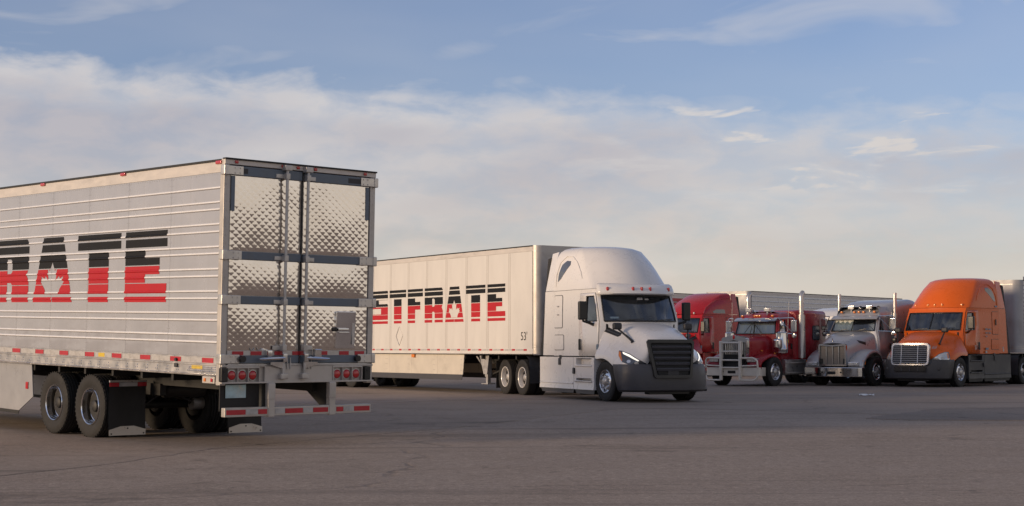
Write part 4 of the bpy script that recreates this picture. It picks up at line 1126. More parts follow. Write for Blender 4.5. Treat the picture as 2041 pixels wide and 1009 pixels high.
        for i in range(5):
            z = Z(1.345) - i * .135; w = .44 + (z - .68) / (Z(1.42) - .68) * .12 - .01
            mb = MB(); prof = [(.005, .042), (.040, .032), (.048, .016), (.036, -.030), (.005, -.042)]
            mb.grid([[(lambda q: (q[0], q[1], q[2]))(G(y, z + dz, d)) for d, dz in prof] for y in frange(-w, w, .1)]); mb.build('grille_slat', 'blackgrille', gr, 30)
        mb = MB(); mb.rbox(1.38, 1.415, -.41, .41, .68, .80, .015); mb.build('lower_grille', 'dark', gr, 40)
        mb = MB(); mb.rbox(1.415, 1.435, -.15, .15, .66, .77, .008); mb.build('plate_holder', 'plastic', gr, 40)
    elif p['grille'] == 'chrome':
        out = rr(-.685, .745, .685, Z(1.515), .12); inn = rr(-.625, .785, .625, Z(1.445), .085)
        gu = frange(-.75, .75, .1); gv = frange(.7, Z(1.6), .1)
        mb = MB(); drape(mb, tri2dh(out, inn), lambda y, z, d: G(y, z, .09 + d), gu, gv, .10); gr = mb.build('grille_frame', 'grillebar', t, 30)
        mb = MB(); drape(mb, [inn], lambda y, z, d: G(y, z, d), gu, gv); mb.build('grille_mesh', 'dark', gr, 0)
        for i in range(9):
            z = Z(1.40) - i * .068
            mb = MB(); mb.grid([[G(y, z + dz, d) for d, dz in [(.02, .016), (.078, .0145), (.084, .0), (.078, -.0145), (.02, -.016)]] for y in frange(-.61, .61, .15)]); mb.build('grille_bar', 'grillebar', gr, 30)
        for y in (-.30, .30):
            mb = MB(); mb.tube([G(y, z, .07) for z in frange(.79, Z(1.45), .2)], .02, 6); mb.build('grille_post', 'grillebar', gr, 40)
        mb = MB(); mb.rbox(1.395, 1.43, -.58, .58, .52, .70, .03); lg = mb.build('lower_grille', 'black', bump, 40)
        for y in (-.3, 0, .3):
            mb = MB(); mb.rbox(1.42, 1.445, y - .015, y + .015, .54, .69, .005); mb.build('grille_post', 'bumper', lg, 40)
        for s in (1, -1):
            mb = MB(); mb.rbox(.98, 1.23, s * .90 - .09, s * .90 + .09, .56, .68, .04, M=None); mb.build('fog_lamp', 'plastic', bump, 40)
    else:
        mb = MB(); mb.rbox(1.28, 1.37, -.5, .5, .72, Z(1.45), .05); mb.build('grille_frame', 'chrome', t, 40)
    # lamps
    for s in (1, -1):
        a = R(46); U = (math.sin(a) * 1, math.cos(a), 0) if s < 0 else (-math.sin(a), math.cos(a), 0)
        f = 1 if s < 0 else -1
        org = (0, 0, 0)
        if p['grille'] != 'chrome':
            hp = [(-.225, 1.265), (-.16, 1.262), (.05, 1.185), (.30, 1.045), (.425, .945), (.42, .925), (.10, .945), (-.09, 1.02), (-.20, 1.15)]
            big = lambda L: [(.10 + (u - .10) * 1.24, z - .04 * max(0, min(1, (1.2 - z) / .2))) for u, z in L]
            hp = big(hp)
            hl = stick('headlight', 'lampdark', t, bvh, org, U, (0, 0, 1), [(u * f, Z(z)) for u, z in hp][::f], .010, .03, .05)
            stick('daytime_strip', 'drl', hl, bvh, org, U, (0, 0, 1), [(u * f, Z(z)) for u, z in big([(-.13, 1.235), (.05, 1.168), (.26, 1.05), (.24, 1.035), (.05, 1.125), (-.10, 1.185)])][::f], .016, .006, .05)
            stick('turn_signal', 'amber', hl, bvh, org, U, (0, 0, 1), [(u * f, Z(z)) for u, z in big([(-.215, 1.245), (-.165, 1.225), (-.095, 1.06), (-.10, 1.035), (-.195, 1.15)])][::f], .016, .006, .05)
            for u, z in big([(.05, 1.035), (.21, .995)]):
                stick('lamp_lens', 'lampclear', hl, bvh, org, U, (0, 0, 1), [(u * f + .055 * math.cos(q * .7854), Z(z) + .04 * math.sin(q * .7854)) for q in range(8)], .018, .006, .04)
        else:
            hp = [(-.20, 1.17), (-.08, 1.18), (.14, 1.11), (.34, .98), (.47, .87), (.43, .845), (-.10, .865), (-.21, .95)]
            stick('headlight_surround', 'lampdark', t, bvh, org, U, (0, 0, 1), [(.12 * f + (u - .12) * 1.10 * f, Z(1.0 + (z - 1.0) * 1.13)) for u, z in hp][::f], .006, .02, .05)
            hl = stick('headlight', 'lampclear', t, bvh, org, U, (0, 0, 1), [(u * f, Z(z)) for u, z in hp][::f], .010, .03, .05)
            stick('turn_signal', 'amber', hl, bvh, org, U, (0, 0, 1), [(u * f, Z(z)) for u, z in [(-.195, 1.14), (-.15, 1.15), (-.14, .97), (-.195, .97)]][::f], .016, .006, .05)
            for u, z in ((.04, .98), (.22, .94)):
                stick('lamp_lens', 'steel', hl, bvh, org, U, (0, 0, 1), [(u * f + .06 * math.cos(q * .7854), Z(z) + .055 * math.sin(q * .7854)) for q in range(8)], .018, .006, .04)
    if p['grille'] == 'dark':
        for s, U in side:
            f = -s
            v = stick('hood_vent', 'black', t, bvh, (0, s * 1.3, 0), U, (0, 0, 1), [(x * f, Z(z)) for x, z in [(-.40, 1.87), (-.36, 1.74), (.20, 1.60), (.27, 1.635), (.26, 1.69)]][::f], .006, .01, .06)
            stick('vent_blade', 'bumper', v, bvh, (0, s * 1.3, 0), U, (0, 0, 1), [(x * f, Z(z)) for x, z in [(-.36, 1.805), (-.35, 1.785), (.23, 1.635), (.25, 1.65)]][::f], .014, .008, .06)
            mb = MB()
            mb.rbox(-.52, -.42, min(s * 1.12, s * 1.155), max(s * 1.12, s * 1.155), Z(1.28), Z(1.42), .01); mb.build('badge', 'badge', t, 40)
        for y in (-.5, .5):
            stick('tow_slot', 'black', bump, bvb, (2, 0, 0), (0, 1, 0), (0, 0, 1), [(y - .05, .84), (y - .03 + (.02 if y < 0 else 0), .70), (y + .04, .70), (y + .05, .84)], .004, .006, .1)
    # mirrors
    for s in (1, -1):
        mirror_on_arm(t, s, p.get('mx', -.64), 1.47, Z(2.03), Z(2.50), (-.70, s * 1.10, Z(1.90)))
        hood_mirror(t, s, (.76, .77, Z(1.47)), p.get('hm', (.34, .98, Z(1.86))))
    # side fairings with steps
    for s in (1, -1):
        yo = s * 1.24
        def pan(x0, x1, name, holes=()):
            xs_ = sorted({x0, x1, *[h[0] for h in holes], *[h[1] for h in holes]}); zs_ = sorted({.27, .40, .86, 1.09, *[h[2] for h in holes], *[h[3] for h in holes]})
            yy = lambda z: yo - s * (.0 if z > .5 else (0 if z > .38 else -.015))
            mb = MB()
            for i in range(len(xs_) - 1):
                for j in range(len(zs_) - 1):
                    a, b, c, d = xs_[i], xs_[i + 1], zs_[j], zs_[j + 1]
                    if any(h[0] <= a and b <= h[1] and h[2] <= c and d <= h[3] for h in holes): 
                        y2 = yo - s * .16
                        mb.add([(a, y2, c), (b, y2, c), (b, y2, d), (a, y2, d)], [(0, 1, 2, 3)])
                        mb.add([(a, y2, c), (a, yy(c), c), (a, yy(d), d), (a, y2, d)], [(0, 1, 2, 3)]); mb.add([(b, y2, c), (b, yy(c), c), (b, yy(d), d), (b, y2, d)], [(0, 1, 2, 3)])
                        mb.add([(a, y2, d), (b, y2, d), (b, yy(d), d), (a, yy(d), d)], [(0, 1, 2, 3)])
                    else: mb.add([(a, yy(c), c), (b, yy(c), c), (b, yy(d), d), (a, yy(d), d)], [(0, 1, 2, 3)])
            mb.add([(x0, yy(1.09), 1.09), (x1, yy(1.09), 1.09), (x1, yo - s * .25, 1.10), (x0, yo - s * .25, 1.10)], [(0, 1, 2, 3)])
            for x in (x0, x1): mb.add([(x, yo, .27), (x, yo, 1.09), (x, yo - s * .3, 1.09), (x, yo - s * .3, .27)], [(0, 1, 2, 3)])
            o = mb.build(name, low, t, 30)
            mb = MB(); mb.prism([(x0 + .02, .27), (x1 - .02, .27), (x1 - .05, .165), (x0 + .12, .165)], lambda u, v, d: (u, d, v), yo - s * .02, yo - s * .035); mb.build('rubber_edge', p.get('edge', 'bumper'), o, 0)
            return o
        f1_ = pan(-1.70, -.46, 'step_fairing', ((-1.55, -.62, .90, 1.07), (-1.55, -.62, .50, .56)))
        for z, wx in ((.90, .0), (.50, -.02)):
            mb = MB(); mb.rbox(-1.60, -.58, min(yo - s * .10, yo + s * .035), max(yo - s * .10, yo + s * .035), z - .045, z, .015); mb.build('step', low if z > .8 else p.get('step', 'alu'), f1_, 40)
        f2_ = pan(-3.93, -1.715, 'side_fairing')
        mb = MB(); mb.grid([[(x, yo + s * q, z) for x in (-3.9, -1.75)] for q, z in ((.001, .44), (.02, .425), (.022, .41), (.001, .395))]); mb.build('fairing_ridge', low, f2_, 40)
        mb = MB(); mb.rbox(-2.66, -2.52, min(yo, yo + s * .025), max(yo, yo + s * .025), .88, 1.06, .02); mb.rbox(-2.60, -2.48, min(yo, yo + s * .02), max(yo, yo + s * .02), 1.04, 1.14, .02); mb.build('fairing_latch', 'plastic', f2_, 40)
        mb = MB(); mb.rbox(-1.72, -1.60, min(yo, yo + s * .04), max(yo, yo + s * .04), .66, .82, .03); mb.build('side_lamp', 'plastic', f1_, 40)
        mb = MB(); mb.box(-3.9, -.5, s * 1.0 - .02, s * 1.0 + .02, .3, 1.05); mb.build('fairing_backing', 'dark', t, 0)
    tractor_under(t, p.get('wb', 5.3), 0, p.get('rim', 'white'), turn=p.get('turn', 0), hub='steel')
    if p.get('extra'): p['extra'](t, bv_cab, bvh, Z)
    return t


MT['blackgrille'] = mat('satin_black_grille', (.045, .045, .052), .32, var=.15, coat=.2)
PARKED = 'tractors parked side by side in the back row'
white_tractor = aero(dict(label='white aerodynamic tractor with dark grille pulling the white trailer', loc=(3.375, 38.3287, 0), yaw=-68.18, paint='white', grille='dark', visor=True, lamps=(-.86, -.24, 0, .24, .86), decals=True, turn=R(4)))


def orange_extra(t, bc, bh, Z):
    for x0, z0, w, h, m in ((-1.86, 2.02, .20, .045, 'badge'), (-2.12, 2.02, .18, .04, 'badge'), (-1.88, 1.88, .16, .035, 'badge'), (-2.12, 1.88, .18, .035, 'badge'), (-1.88, 1.76, .14, .03, 'badge'), (-1.86, 1.27, .22, .07, 'badge'), (-1.84, 1.15, .13, .07, 'whitetape'), (-3.30, 1.2, .10, .08, 'whitetape'), (-3.28, 1.3, .08, .08, 'whitetape')):
        mb = MB(); mb.box(x0 - w, x0, 1.236 if x0 > -2.9 else 1.234, 1.2435 if x0 > -2.9 else 1.238, Z(z0), Z(z0) + h); mb.build('side_decal', m, t, 0)
    text_mesh(t, 'unit_number', '$6', .22, 'whitetape', lambda u, v: (-.98 - u * .8, 1.236, 1.27 + v))
    pf = projector(bh, (2, 0, 0), (0, 1, 0), (0, 0, 1), .006)
    text_mesh(t, 'unit_number', '66', .15, 'whitetape', lambda u, v: pf(.665 + u * .6, Z(1.31) + v, 0))
    mb = MB(); mb.box(-2.86, -2.68, 1.226, 1.24, Z(2.88), Z(2.94)); mb.build('side_decal', 'badge', t, 0)


orange = aero(dict(label='orange aerodynamic tractor with chrome bar grille at the right end of the row', loc=(14.337, 52.6127, 0), yaw=-131.18, paint='orange', lower='plastic', grille='chrome', lamps=(-.86, -.26, 0, .26, .86), lampz=2.93, lampmat='amber', split=True, kz=.93, curtain=True, hatchlatch=True, rim='polish', wb=5.2, hm=(.52, .86, 1.93), step='plastic', bumpermat='bumper2', mx=-.22, edge='frame', extra=orange_extra, group=PARKED))
red_aero = aero(dict(label='red aerodynamic tractor with long sloping roof half hidden behind the white tractor', loc=(7.55, 70.8, 0), yaw=-131, paint='red', lower='red', grille='dark', roof='long', lamps=(-.7, -.2, .2, .7), lampz=2.87, lampmat='whitetape', mx=-.15, kz=1.03, curtain=True, rim='polish', group=PARKED))
pale = aero(dict(label='white mid-roof tractor glimpsed between the red and silver tractors', loc=(13.6, 68.5, 0), yaw=-131, paint='white', lower='white', grille='plain', roof='mid', kz=.95, group=PARKED))


def conventional(p):
    """square long-nose tractor with outside air cleaners, stacks and pipework"""
    t = thing('tractor', p['label'], 'tractor', p['loc'], R(p['yaw']), PARKED)
    P = p['paint']; C = p['cage']
    mb = MB(); mb.grid([[(x, -y, z) for x, y, z in s_[:0:-1]] + [(x, y, z) for x, y, z in s_] for s_ in C]); hood = bake(mb.build('hood', P, t, 0), 2)
    # cab shell
    xr, lev = p['xr'], p['levels']; ts = [-1, -.94, -.75, -.4, 0, .4, .75, .94, 1]
    def outline(lv):
        z, xf, xc, Wc, Wr = lv
        cols = [xr, p['dr'], p['wr'], xc - .14, xc - .04, xc]
        Wy = lambda x: Wc + (Wr - Wc) * max(0, (xc - x) / (xc - xr)) ** .8
        Rr = [(x, -Wy(x)) for x in cols]; F = [(xc + (xf - xc) * (1 - abs(q) ** 2), Wc * q) for q in ts[1:-1]]
        return [(x, y, z) for x, y in Rr + F + [(x, -y) for x, y in Rr[::-1]]]
    rows = [outline(l) for l in lev]; n = len(rows[0]); nc = 6; nf = len(ts) - 2; f0 = nc - 1; f1 = nc + nf
    body = MB(); ws = MB(); wins = {1: MB(), -1: MB()}; doors = {1: MB(), -1: MB()}
    w0, w1, d1 = p['wrow'][0], p['wrow'][1], p['wrow'][1]
    for j in range(len(rows) - 1):
        for i in range(n):
            q = [rows[j][i], rows[j][(i + 1) % n], rows[j + 1][(i + 1) % n], rows[j + 1][i]]; c = None; s = 0
            if i < nc - 1: c, s = i, -1
            elif i >= n - nc and i < n - 1: c, s = n - 2 - i, 1
            if w0 <= j < w1 and f0 + 1 <= i < f1 - 1: ws.add(q, [(0, 1, 2, 3)])
            elif w0 <= j < w1 and c == 2: wins[s].add([(x, y * .99, z) for x, y, z in q], [(0, 1, 2, 3)])
            elif c in (1, 2, 3) and j <= d1: doors[s].add([(x, y + s * .007, z) for x, y, z in q], [(0, 1, 2, 3)])
            else: body.add(q, [(0, 1, 2, 3)])
    body.add(rows[0], [tuple(range(n))]); body.add(rows[-1], [tuple(range(n))])
    cab = body.build('cab', P, t, 35)
    for s in (1, -1):
        d = doors[s].build('door', P, t, 30); md = d.modifiers.new('thick', 'SOLIDIFY'); md.thickness = .03; md.offset = 0
        wins[s].build('side_window', 'glass', d, 30)
        pt = lambda j, c: (rows[j][c][0], s * (abs(rows[j][c][1]) + .012), rows[j][c][2])
        mb = MB(); mb.tube([pt(w0, 2), pt(w0, 3), pt(w1, 3), pt(w1, 2), pt(w0, 2)], .014, 6); mb.build('window_seal', 'black', d, 40)
        y = abs(rows[1][1][1]) + .02
        mb = MB(); mb.rbox(p['dr'] + .06, p['dr'] + .16, s * y - .02, s * y + .02, 1.28, 1.48, .015); mb.build('door_handle', 'black', d, 40)
    w = ws.build('windscreen', 'wglass', t, 60)
    a0, a1 = f0 + 1, f1 - 1
    loop = [rows[w0][i] for i in range(a0, a1 + 1)] + [rows[w1][i] for i in range(a1, a0 - 1, -1)] + [rows[w0][a0]]
    mb = MB(); mb.tube([(x + .01, y, z) for x, y, z in loop], .02, 6); mb.build('windscreen_seal', 'black', w, 40)
    c = nc + nf // 2; mb = MB(); mb.tube([(rows[w0][c][0] + .012, 0, rows[w0][c][2]), (rows[w1][c][0] + .012, 0, rows[w1][c][2])], .018, 6); mb.build('windscreen_divider', 'black', w, 40)
    xw = rows[w0][c][0]; zw = rows[w0][c][2]
    if p['wipers'] == 'centre':
        for s in (1, -1):
            wiper(w, (xw + .03, s * .04, zw + .38), (xw + .05, s * .34, zw + .03)); wiper(w, (xw + .03, s * .02, zw + .36), (xw + .06, s * .10, zw + .02))
    else:
        for y in (-.42, .30): wiper(w, (xw + .01, y, zw + .03), (xw + .0, y + .28, zw + .07))
    mb = MB(); mb.rbox(xw - .40, xw - .16, -.75, .75, 1.3, zw - .02, .05); mb.build('dashboard', 'dark', t, 40)
    for s in (1, -1):
        mb = MB(); mb.rbox(xw - 1.0, xw - .86, s * .42 - .22, s * .42 + .22, 1.3, zw + .36, .07); mb.rbox(xw - 1.0, xw - .5, s * .42 - .22, s * .42 + .22, 1.3, 1.5, .05); mb.build('seat', 'seat', t, 40)
    mb = MB(); M = Matrix.Translation((xw - .45, .42, zw + .02)) @ Matrix.Rotation(R(-55), 4, 'Y') @ Matrix.Rotation(R(90), 4, 'X')
    mb.lathe([(.20, -.014), (.226, 0), (.20, .014), (.186, 0)], 20, M, True); mb.build('steering_wheel', 'black', t, 40)
    mb = MB(); mb.grid([[(xr + .25 + .03 * math.sin(y * 20), y, z) for y in frange(-.85, .85, .05)] for z in (1.2, zw + .48)]); mb.build('sleeper_curtain', 'curtain', t, 60)
    ya, yb = p['glare']
    mb = MB(); mb.grid([[(xw - .10 - .10 * (y / .8) ** 2 + (zz - zw) * -.30 + .012 * math.sin(y * 31), y, zz) for y in frange(ya, yb, .05)] for zz in (zw - .05, zw + .46)]); mb.build('windscreen_glare', p['glaremat'], t, 60)  # pale panel added behind the glass to imitate its bright sky reflection
    # visor
    tp = rows[w1]; zt = tp[c][2]
    fr = []
    for o, dz in ((-.04, .09), (.10, .06), (.24, -.03), (.235, -.05), (.02, .015)):
        fr.append([(tp[c][0] - .10 * (abs(q) ** 2) * 1.4 + o, q * p['vw'], zt + dz) for q in [i / 8 - 1 for i in range(17)]])
    mb = MB(); mb.grid(fr); mb.build('sun_visor', p['visor'], t, 30)
    # sleeper
    S = p['sleeper']; mb = MB(); pr = []
    for x, hw, zt_, r in S['sec']:
        pts = [(hw, S['z0'])]
        for q in range(0, 91, 15): pts.append((hw - r + r * math.cos(R(q)), zt_ - r + r * math.sin(R(q))))
        pr.append([(x, -y, z) for y, z in pts] + [(x, y, z) for y, z in pts[::-1]])
    mb.grid(pr); 
    for e in (pr[0], pr[-1]): mb.add(e, [tuple(range(len(e)))])
    mb.add(pr[0] + pr[-1], [(0, len(pr[0]) - 1, 2 * len(pr[0]) - 1, len(pr[0]))])
    sl = mb.build('sleeper', P, t, 40); bvs = bvh_of(sl)
    for s, U in ((-1, (1, 0, 0)), (1, (-1, 0, 0))):
        f = -s
        if S.get('win'):
            a, b, c_, d = S['win']
            wd = stick('sleeper_window', 'black', t, bvs, (0, s * 1.3, 0), U, (0, 0, 1), rr(min(a * f, c_ * f), b, max(a * f, c_ * f), d, .07), .010, .02, .2)
            stick('pane', 'lampdark', wd, bvs, (0, s * 1.3, 0), U, (0, 0, 1), rr(min(a * f, c_ * f) + .035, b + .035, max(a * f, c_ * f) - .035, d - .035, .05), .014, .01, .2)
        for (a, b, c_, d) in S.get('hatch', ()):
            stick('sleeper_hatch', P, t, bvs, (0, s * 1.3, 0), U, (0, 0, 1), rr(min(a * f, c_ * f), b, max(a * f, c_ * f), d, .05), .010, .02, .3)
    # grille
    gy, z0, z1, x = p['gy'], p['gz0'], p['gz1'], p['gx']
    out = [(-gy, z0), (gy, z0)] + [(gy * math.cos(R(q)) if 0 else gy - .06 * (1 - math.cos(R(q))), z1 - .06 + .06 * math.sin(R(q))) for q in (0, 30, 60, 90)] + [(0, z1 + p['crown'])] + [(-gy + .06 * (1 - math.cos(R(q))), z1 - .06 + .06 * math.sin(R(q))) for q in (90, 60, 30, 0)]
    fw = p['gfw']; inn = [(-gy + fw, z0 + fw), (gy - fw, z0 + fw), (gy - fw, z1 - p['gtop']), (0, z1 - p['gtop'] + p['crown'] * .9), (-gy + fw, z1 - p['gtop'])]
    mb = MB(); tr = tri2dh(out, inn); drape(mb, tr, lambda y, z, d: (x + .07 + d, y, z), frange(-gy, gy, .2), frange(z0, z1 + .1, .2), p.get('gdepth', .12)); gr = mb.build('grille_frame', 'chrome', t, 30)
    mb = MB(); mb.prism(inn, lambda u, v, d: (d, u, v), x, x + .01); mb.build('grille_mesh', 'mesh', gr, 0)
    for i in range(p['bars']):
        yy = -gy + fw + (2 * gy - 2 * fw) * (i + 1) / (p['bars'] + 1)
        mb = MB(); mb.rbox(x + .03, x + .065, yy - p.get('barw', .012), yy + p.get('barw', .012), z0 + fw, z1 - p['gtop'] + p['crown'] * .5, .006, 1); mb.build('grille_bar', 'chrome', gr, 40)
    # fenders and head lamps
    for s in (1, -1):
        F = p['fender']; yi, yo = p['fy']
        cr = [(yi, -.10), (yi + .10, -.02), ((yi + yo) / 2, .0), (yo - .08, -.015), (yo - .02, -.05), (yo, -.13)]
        cxm = 0
        mb = MB(); gr_ = []
        for (px, pz) in F:
            nrm = Vector((px - .05, 0, pz - .45)).normalized()
            gr_.append([(px + nrm.x * o, s * y, pz + nrm.z * o) for y, o in cr])
        mb.grid(gr_); fe = mb.build('fender', P, t, 60); md = fe.modifiers.new('thick', 'SOLIDIFY'); md.thickness = .02
        xa, ya, za, wa, ha = p['lamp']
        mb = MB(); mb.rbox(xa - .22, xa, s * ya - wa / 2, s * ya + wa / 2, za - ha / 2, za + ha / 2, .03); hl = mb.build('headlight', p['lamphouse'], t, 40)
        for q in (-.25, .25):
            mb = MB(); mb.rbox(xa - .01, xa + .012, s * ya + q * wa - wa * .2, s * ya + q * wa + wa * .2, za - ha * .36, za + ha * .36, .012); mb.build('lamp_lens', 'lampclear', hl, 40)
        if p.get('turnlamp'):
            xx, yy, zz, ww, hh = p['turnlamp']; mb = MB(); mb.rbox(xx - ww / 2, xx + ww / 2, s * yy - .05, s * yy + .03, zz - hh / 2, zz + hh / 2, .03); mb.build('turn_signal', 'amber', fe, 40)
    # bumper
    bx, by, b0, b1 = p['bump']
    pth = [(bx - .42, by), (bx - .10, by - .02), (bx, by - .16)]; pth = [(a, -b) for a, b in pth] + [(a, b) for a, b in pth[::-1]]
    mb = MB(); mb.grid([[(a, b, z) for a, b in pth] for z in (b0, b0 + .02, b1 - .02, b1)]); bp = mb.build('bumper', p['bumpmat'], t, 40); md = bp.modifiers.new('thick', 'SOLIDIFY'); md.thickness = .04
    mb = MB()
    for y in (-.36, .36): mb.cyl((bx - .01, y, b0 + .15), (bx + .006, y, b0 + .15), .03, n=10)
    mb.rbox(bx - .01, bx + .006, -.16, .16, b0 + .08, b0 + .18, .01); mb.build('bumper_opening', 'black', bp, 40)
    mb = MB(); mb.box(-.5, .85, -.42, .42, .5, 1.1); mb.build('engine_bay', 'dark', t, 0)
    # roof lamps, horns
    zr_, xl = p['roofz'], p['roofx']
    for y in p['mark']:
        mb = MB(); mb.rbox(xl - .05, xl + .04, y - .045, y + .045, zr_, zr_ + .075, .025); mb.build('marker_light', 'amber', t, 40)
    for (hx, hy, hz) in p.get('horn', ()):
        mb = MB(); mb.lathe([(.02, -.35), (.025, -.1), (.045, 0), (.075, .06), (.07, .055), (.02, -.05)], 16, Matrix.Translation((hx, hy, hz)) @ Matrix.Rotation(R(-90), 4, 'Z')); mb.cyl((hx - .15, hy, hz - .1), (hx - .15, hy, hz), .02); mb.build('horn', 'chrome', t, 40)
    for (hx, hy, hz) in p.get('roofbox', ()):
        mb = MB(); mb.rbox(hx - .05, hx + .03, hy - .12, hy + .12, hz, hz + .13, .015); mb.box(hx - .02, hx + .0, hy - .02, hy + .02, hz - .12, hz + .01); o = mb.build('roof_lamp', 'chrome', t, 40)
        mb = MB(); mb.box(hx + .028, hx + .036, hy - .10, hy + .10, hz + .02, hz + .11); mb.build('lamp_lens', 'lampclear', o, 0)
    # exhaust stacks
    for s in (1, -1):
        sx, sy, z0_, zm, zt2, r1, r2 = p['stack']
        mb = MB(); top = [(sx, s * sy, zt2 - .25), (sx, s * sy, zt2 - .10), (sx - p['curl'] * .35, s * sy, zt2), (sx - p['curl'], s * sy, zt2 + .05)]
        mb.tube([(sx, s * sy, z0_)] + ([(sx, s * sy, zm)]) + top, r2, 14); st = mb.build('exhaust_stack', 'alu', t, 40)
        mb = MB(); mb.tube([(sx, s * sy, z0_ + .02), (sx, s * sy, zm)], r1, 18); mb.build('heat_shield', 'alu', st, 40)
    # air cleaners
    if p.get('cleaner'):
        for s in (1, -1):
            ax, ay, a0_, a1_, ar = p['cleaner']
            mb = MB(); mb.lathe([(0, a0_ - .04), (ar * .6, a0_ - .03), (ar, a0_), (ar, a0_ + .1), (ar * 1.03, a0_ + .11), (ar * 1.03, a0_ + .14), (ar, a0_ + .15), (ar, a1_), (ar * .8, a1_ + .05), (0, a1_ + .07)], 24, Matrix.Translation((ax, s * ay, 0)) @ Matrix.Rotation(R(90), 4, 'X') if 0 else Matrix.Translation((ax, s * ay, 0)) @ Matrix(((1, 0, 0, 0), (0, 0, 1, 0), (0, 1, 0, 0), (0, 0, 0, 1))))
            o = mb.build('air_cleaner', 'chrome', t, 40)
            mb = MB(); mb.rbox(ax + .12, ax + .38, s * ay - .14, s * ay + .14, a0_ + .12, a0_ + .5, .08, 3); mb.build('cleaner_intake', 'chrome', o, 40)
            mb = MB(); mb.rbox(ax - .32, ax - .16, s * (ay + .08) - .01, s * (ay + .08) + .01, a0_ + .36, a0_ + .46, .005); mb.build('sticker', 'yellow', t, 0)
    # mirrors on tube frames
    for s in (1, -1):
        mx, my, m0, m1, r0 = p['mirror']
        mb = MB(); mb.rbox(mx - .04, mx + .05, s * my - .11, s * my + .11, m0, m1, .03, 3); o = mb.build('mirror', 'chrome', t, 40)
        mb = MB(); mb.lathe([(0, .05), (.07, .04), (.10, 0), (.07, -.03), (0, -.035)], 16, Matrix.Translation((mx, s * my, m0 - .13)) @ Matrix.Rotation(R(-90), 4, 'Z')); mb.build('spot_mirror', 'chrome', o, 40)
        mb = MB(); yb = s * r0
        mb.tube([(mx + .35, yb, m1 + .06), (mx, s * (my - .05), m1 + .08), (mx, s * (my + .02), m1 + .04)], .016, 6); mb.tube([(mx + .35, yb, m0 - .04), (mx, s * my, m0 - .06)], .016, 6); mb.tube([(mx + .35, yb, m1 + .06), (mx + .05, s * my, m0 - .06)], .014, 6); mb.tube([(mx, s * my, m1), (mx, s * my, m1 + .05)], .02, 6); mb.tube([(mx, s * my, m0 - .2), (mx, s * my, m0)], .018, 6)
        mb.build('mirror_frame', 'chrome', o, 40)
    # steps, tanks
    for s in (1, -1):
        a, b, ya = p['tank']
        mb = MB(); mb.cyl((b, s * ya, .66), (a, s * ya, .66), .31, n=28); tk = mb.build('fuel_tank', p['tankmat'], t, 40)
        for q in (.25, .75):
            xx = b + (a - b) * q; mb = MB(); mb.cyl((xx - .04, s * ya, .66), (xx + .04, s * ya, .66), .318, n=28); mb.build('tank_strap', 'steel', tk, 40)
        mb = MB(); mb.rbox(a + .03, p['stepx'], s * ya - .28, s * ya + .28, .38, .92, .04); bb = mb.build('step_box', 'alu', t, 40)
        for z in (.45, .80):
            mb = MB(); mb.rbox(a + .03, p['stepx'], s * (ya + .29) - .05, s * (ya + .29) + .03, z - .02, z + .02, .008); mb.build('step', 'aludull', bb, 40)
    if p.get('antenna'):
        for s in (1, -1):
            mb = MB(); ax, ay, z0_, z1_ = p['antenna']; mb.tube([(ax, s * ay, z0_), (ax - .06, s * ay * 1.02, z1_)], [.010, .006], 5); mb.build('antenna', 'whitetape', t, 0)
    tractor_under(t, p['wb'], 0, 'polish', zr=.95)
    if p.get('extra'): p['extra'](t, bvh_of(hood))
    return t


def bull_bar(t, bh):
    b = MB()
    for y in (-.39, .39): b.rbox(1.00, 1.09, y - .05, y + .05, .20, 1.56, .015)
    bar = b.build('bull_bar', 'bull', t, 40)
    for z, r in ((1.50, .035), (1.20, .030), (.90, .030), (.62, .030)):
        if z == .62: continue
        m = MB(); m.cyl((1.045, -.39, z), (1.045, .39, z), r, n=10); m.build('cross_tube', 'bull', bar, 40)
    m = MB(); m.cyl((1.045, -.39, .64), (1.045, .39, .64), .03, n=10); m.build('cross_tube', 'bull', bar, 40)
    for s in (1, -1):
        m = MB(); m.tube([(1.045, s * .42, .97), (1.045, s * .88, .98), (1.03, s * .98, .95), (1.0, s * 1.04, .88), (.98, s * 1.05, .64)], .032, 10); m.tube([(1.045, s * .42, .72 - .02), (1.02, s * 1.03, .72)], .026, 8)
        m.tube([(.98, s * 1.05, .38), (1.0, s * 1.02, .28), (1.03, s * .93, .22), (1.045, s * .85, .21), (1.045, s * .42, .21)], .032, 10); m.build('wing_loop', 'bull', bar, 40)
    m = MB(); m.lathe([(0, .012), (.035, .012), (.05, 0), (.05, -.02), (0, -.02)], 20, Matrix.Translation((.83, 0, 1.70)) @ Matrix.Diagonal((1, 1, 1.7, 1)) @ Matrix.Rotation(R(-90), 4, 'Z')); m.build('emblem', 'redlens', t, 40)
    for y in (-.85,):
        m = MB(); m.tube([(.55, y, 1.05), (.55, y, 1.2)], .012, 6); m.build('fender_stalk', 'chrome', t, 0)
    m = MB(); m.rbox(-.46, -.36, .88, .91, 1.1, 1.16, .01); m.build('badge', 'amber', t, 0)
    m = MB(); m.rbox(-.02, .08, .615, .655, 1.20, 1.25, .01); m.build('turn_signal', 'amber', t, 0)


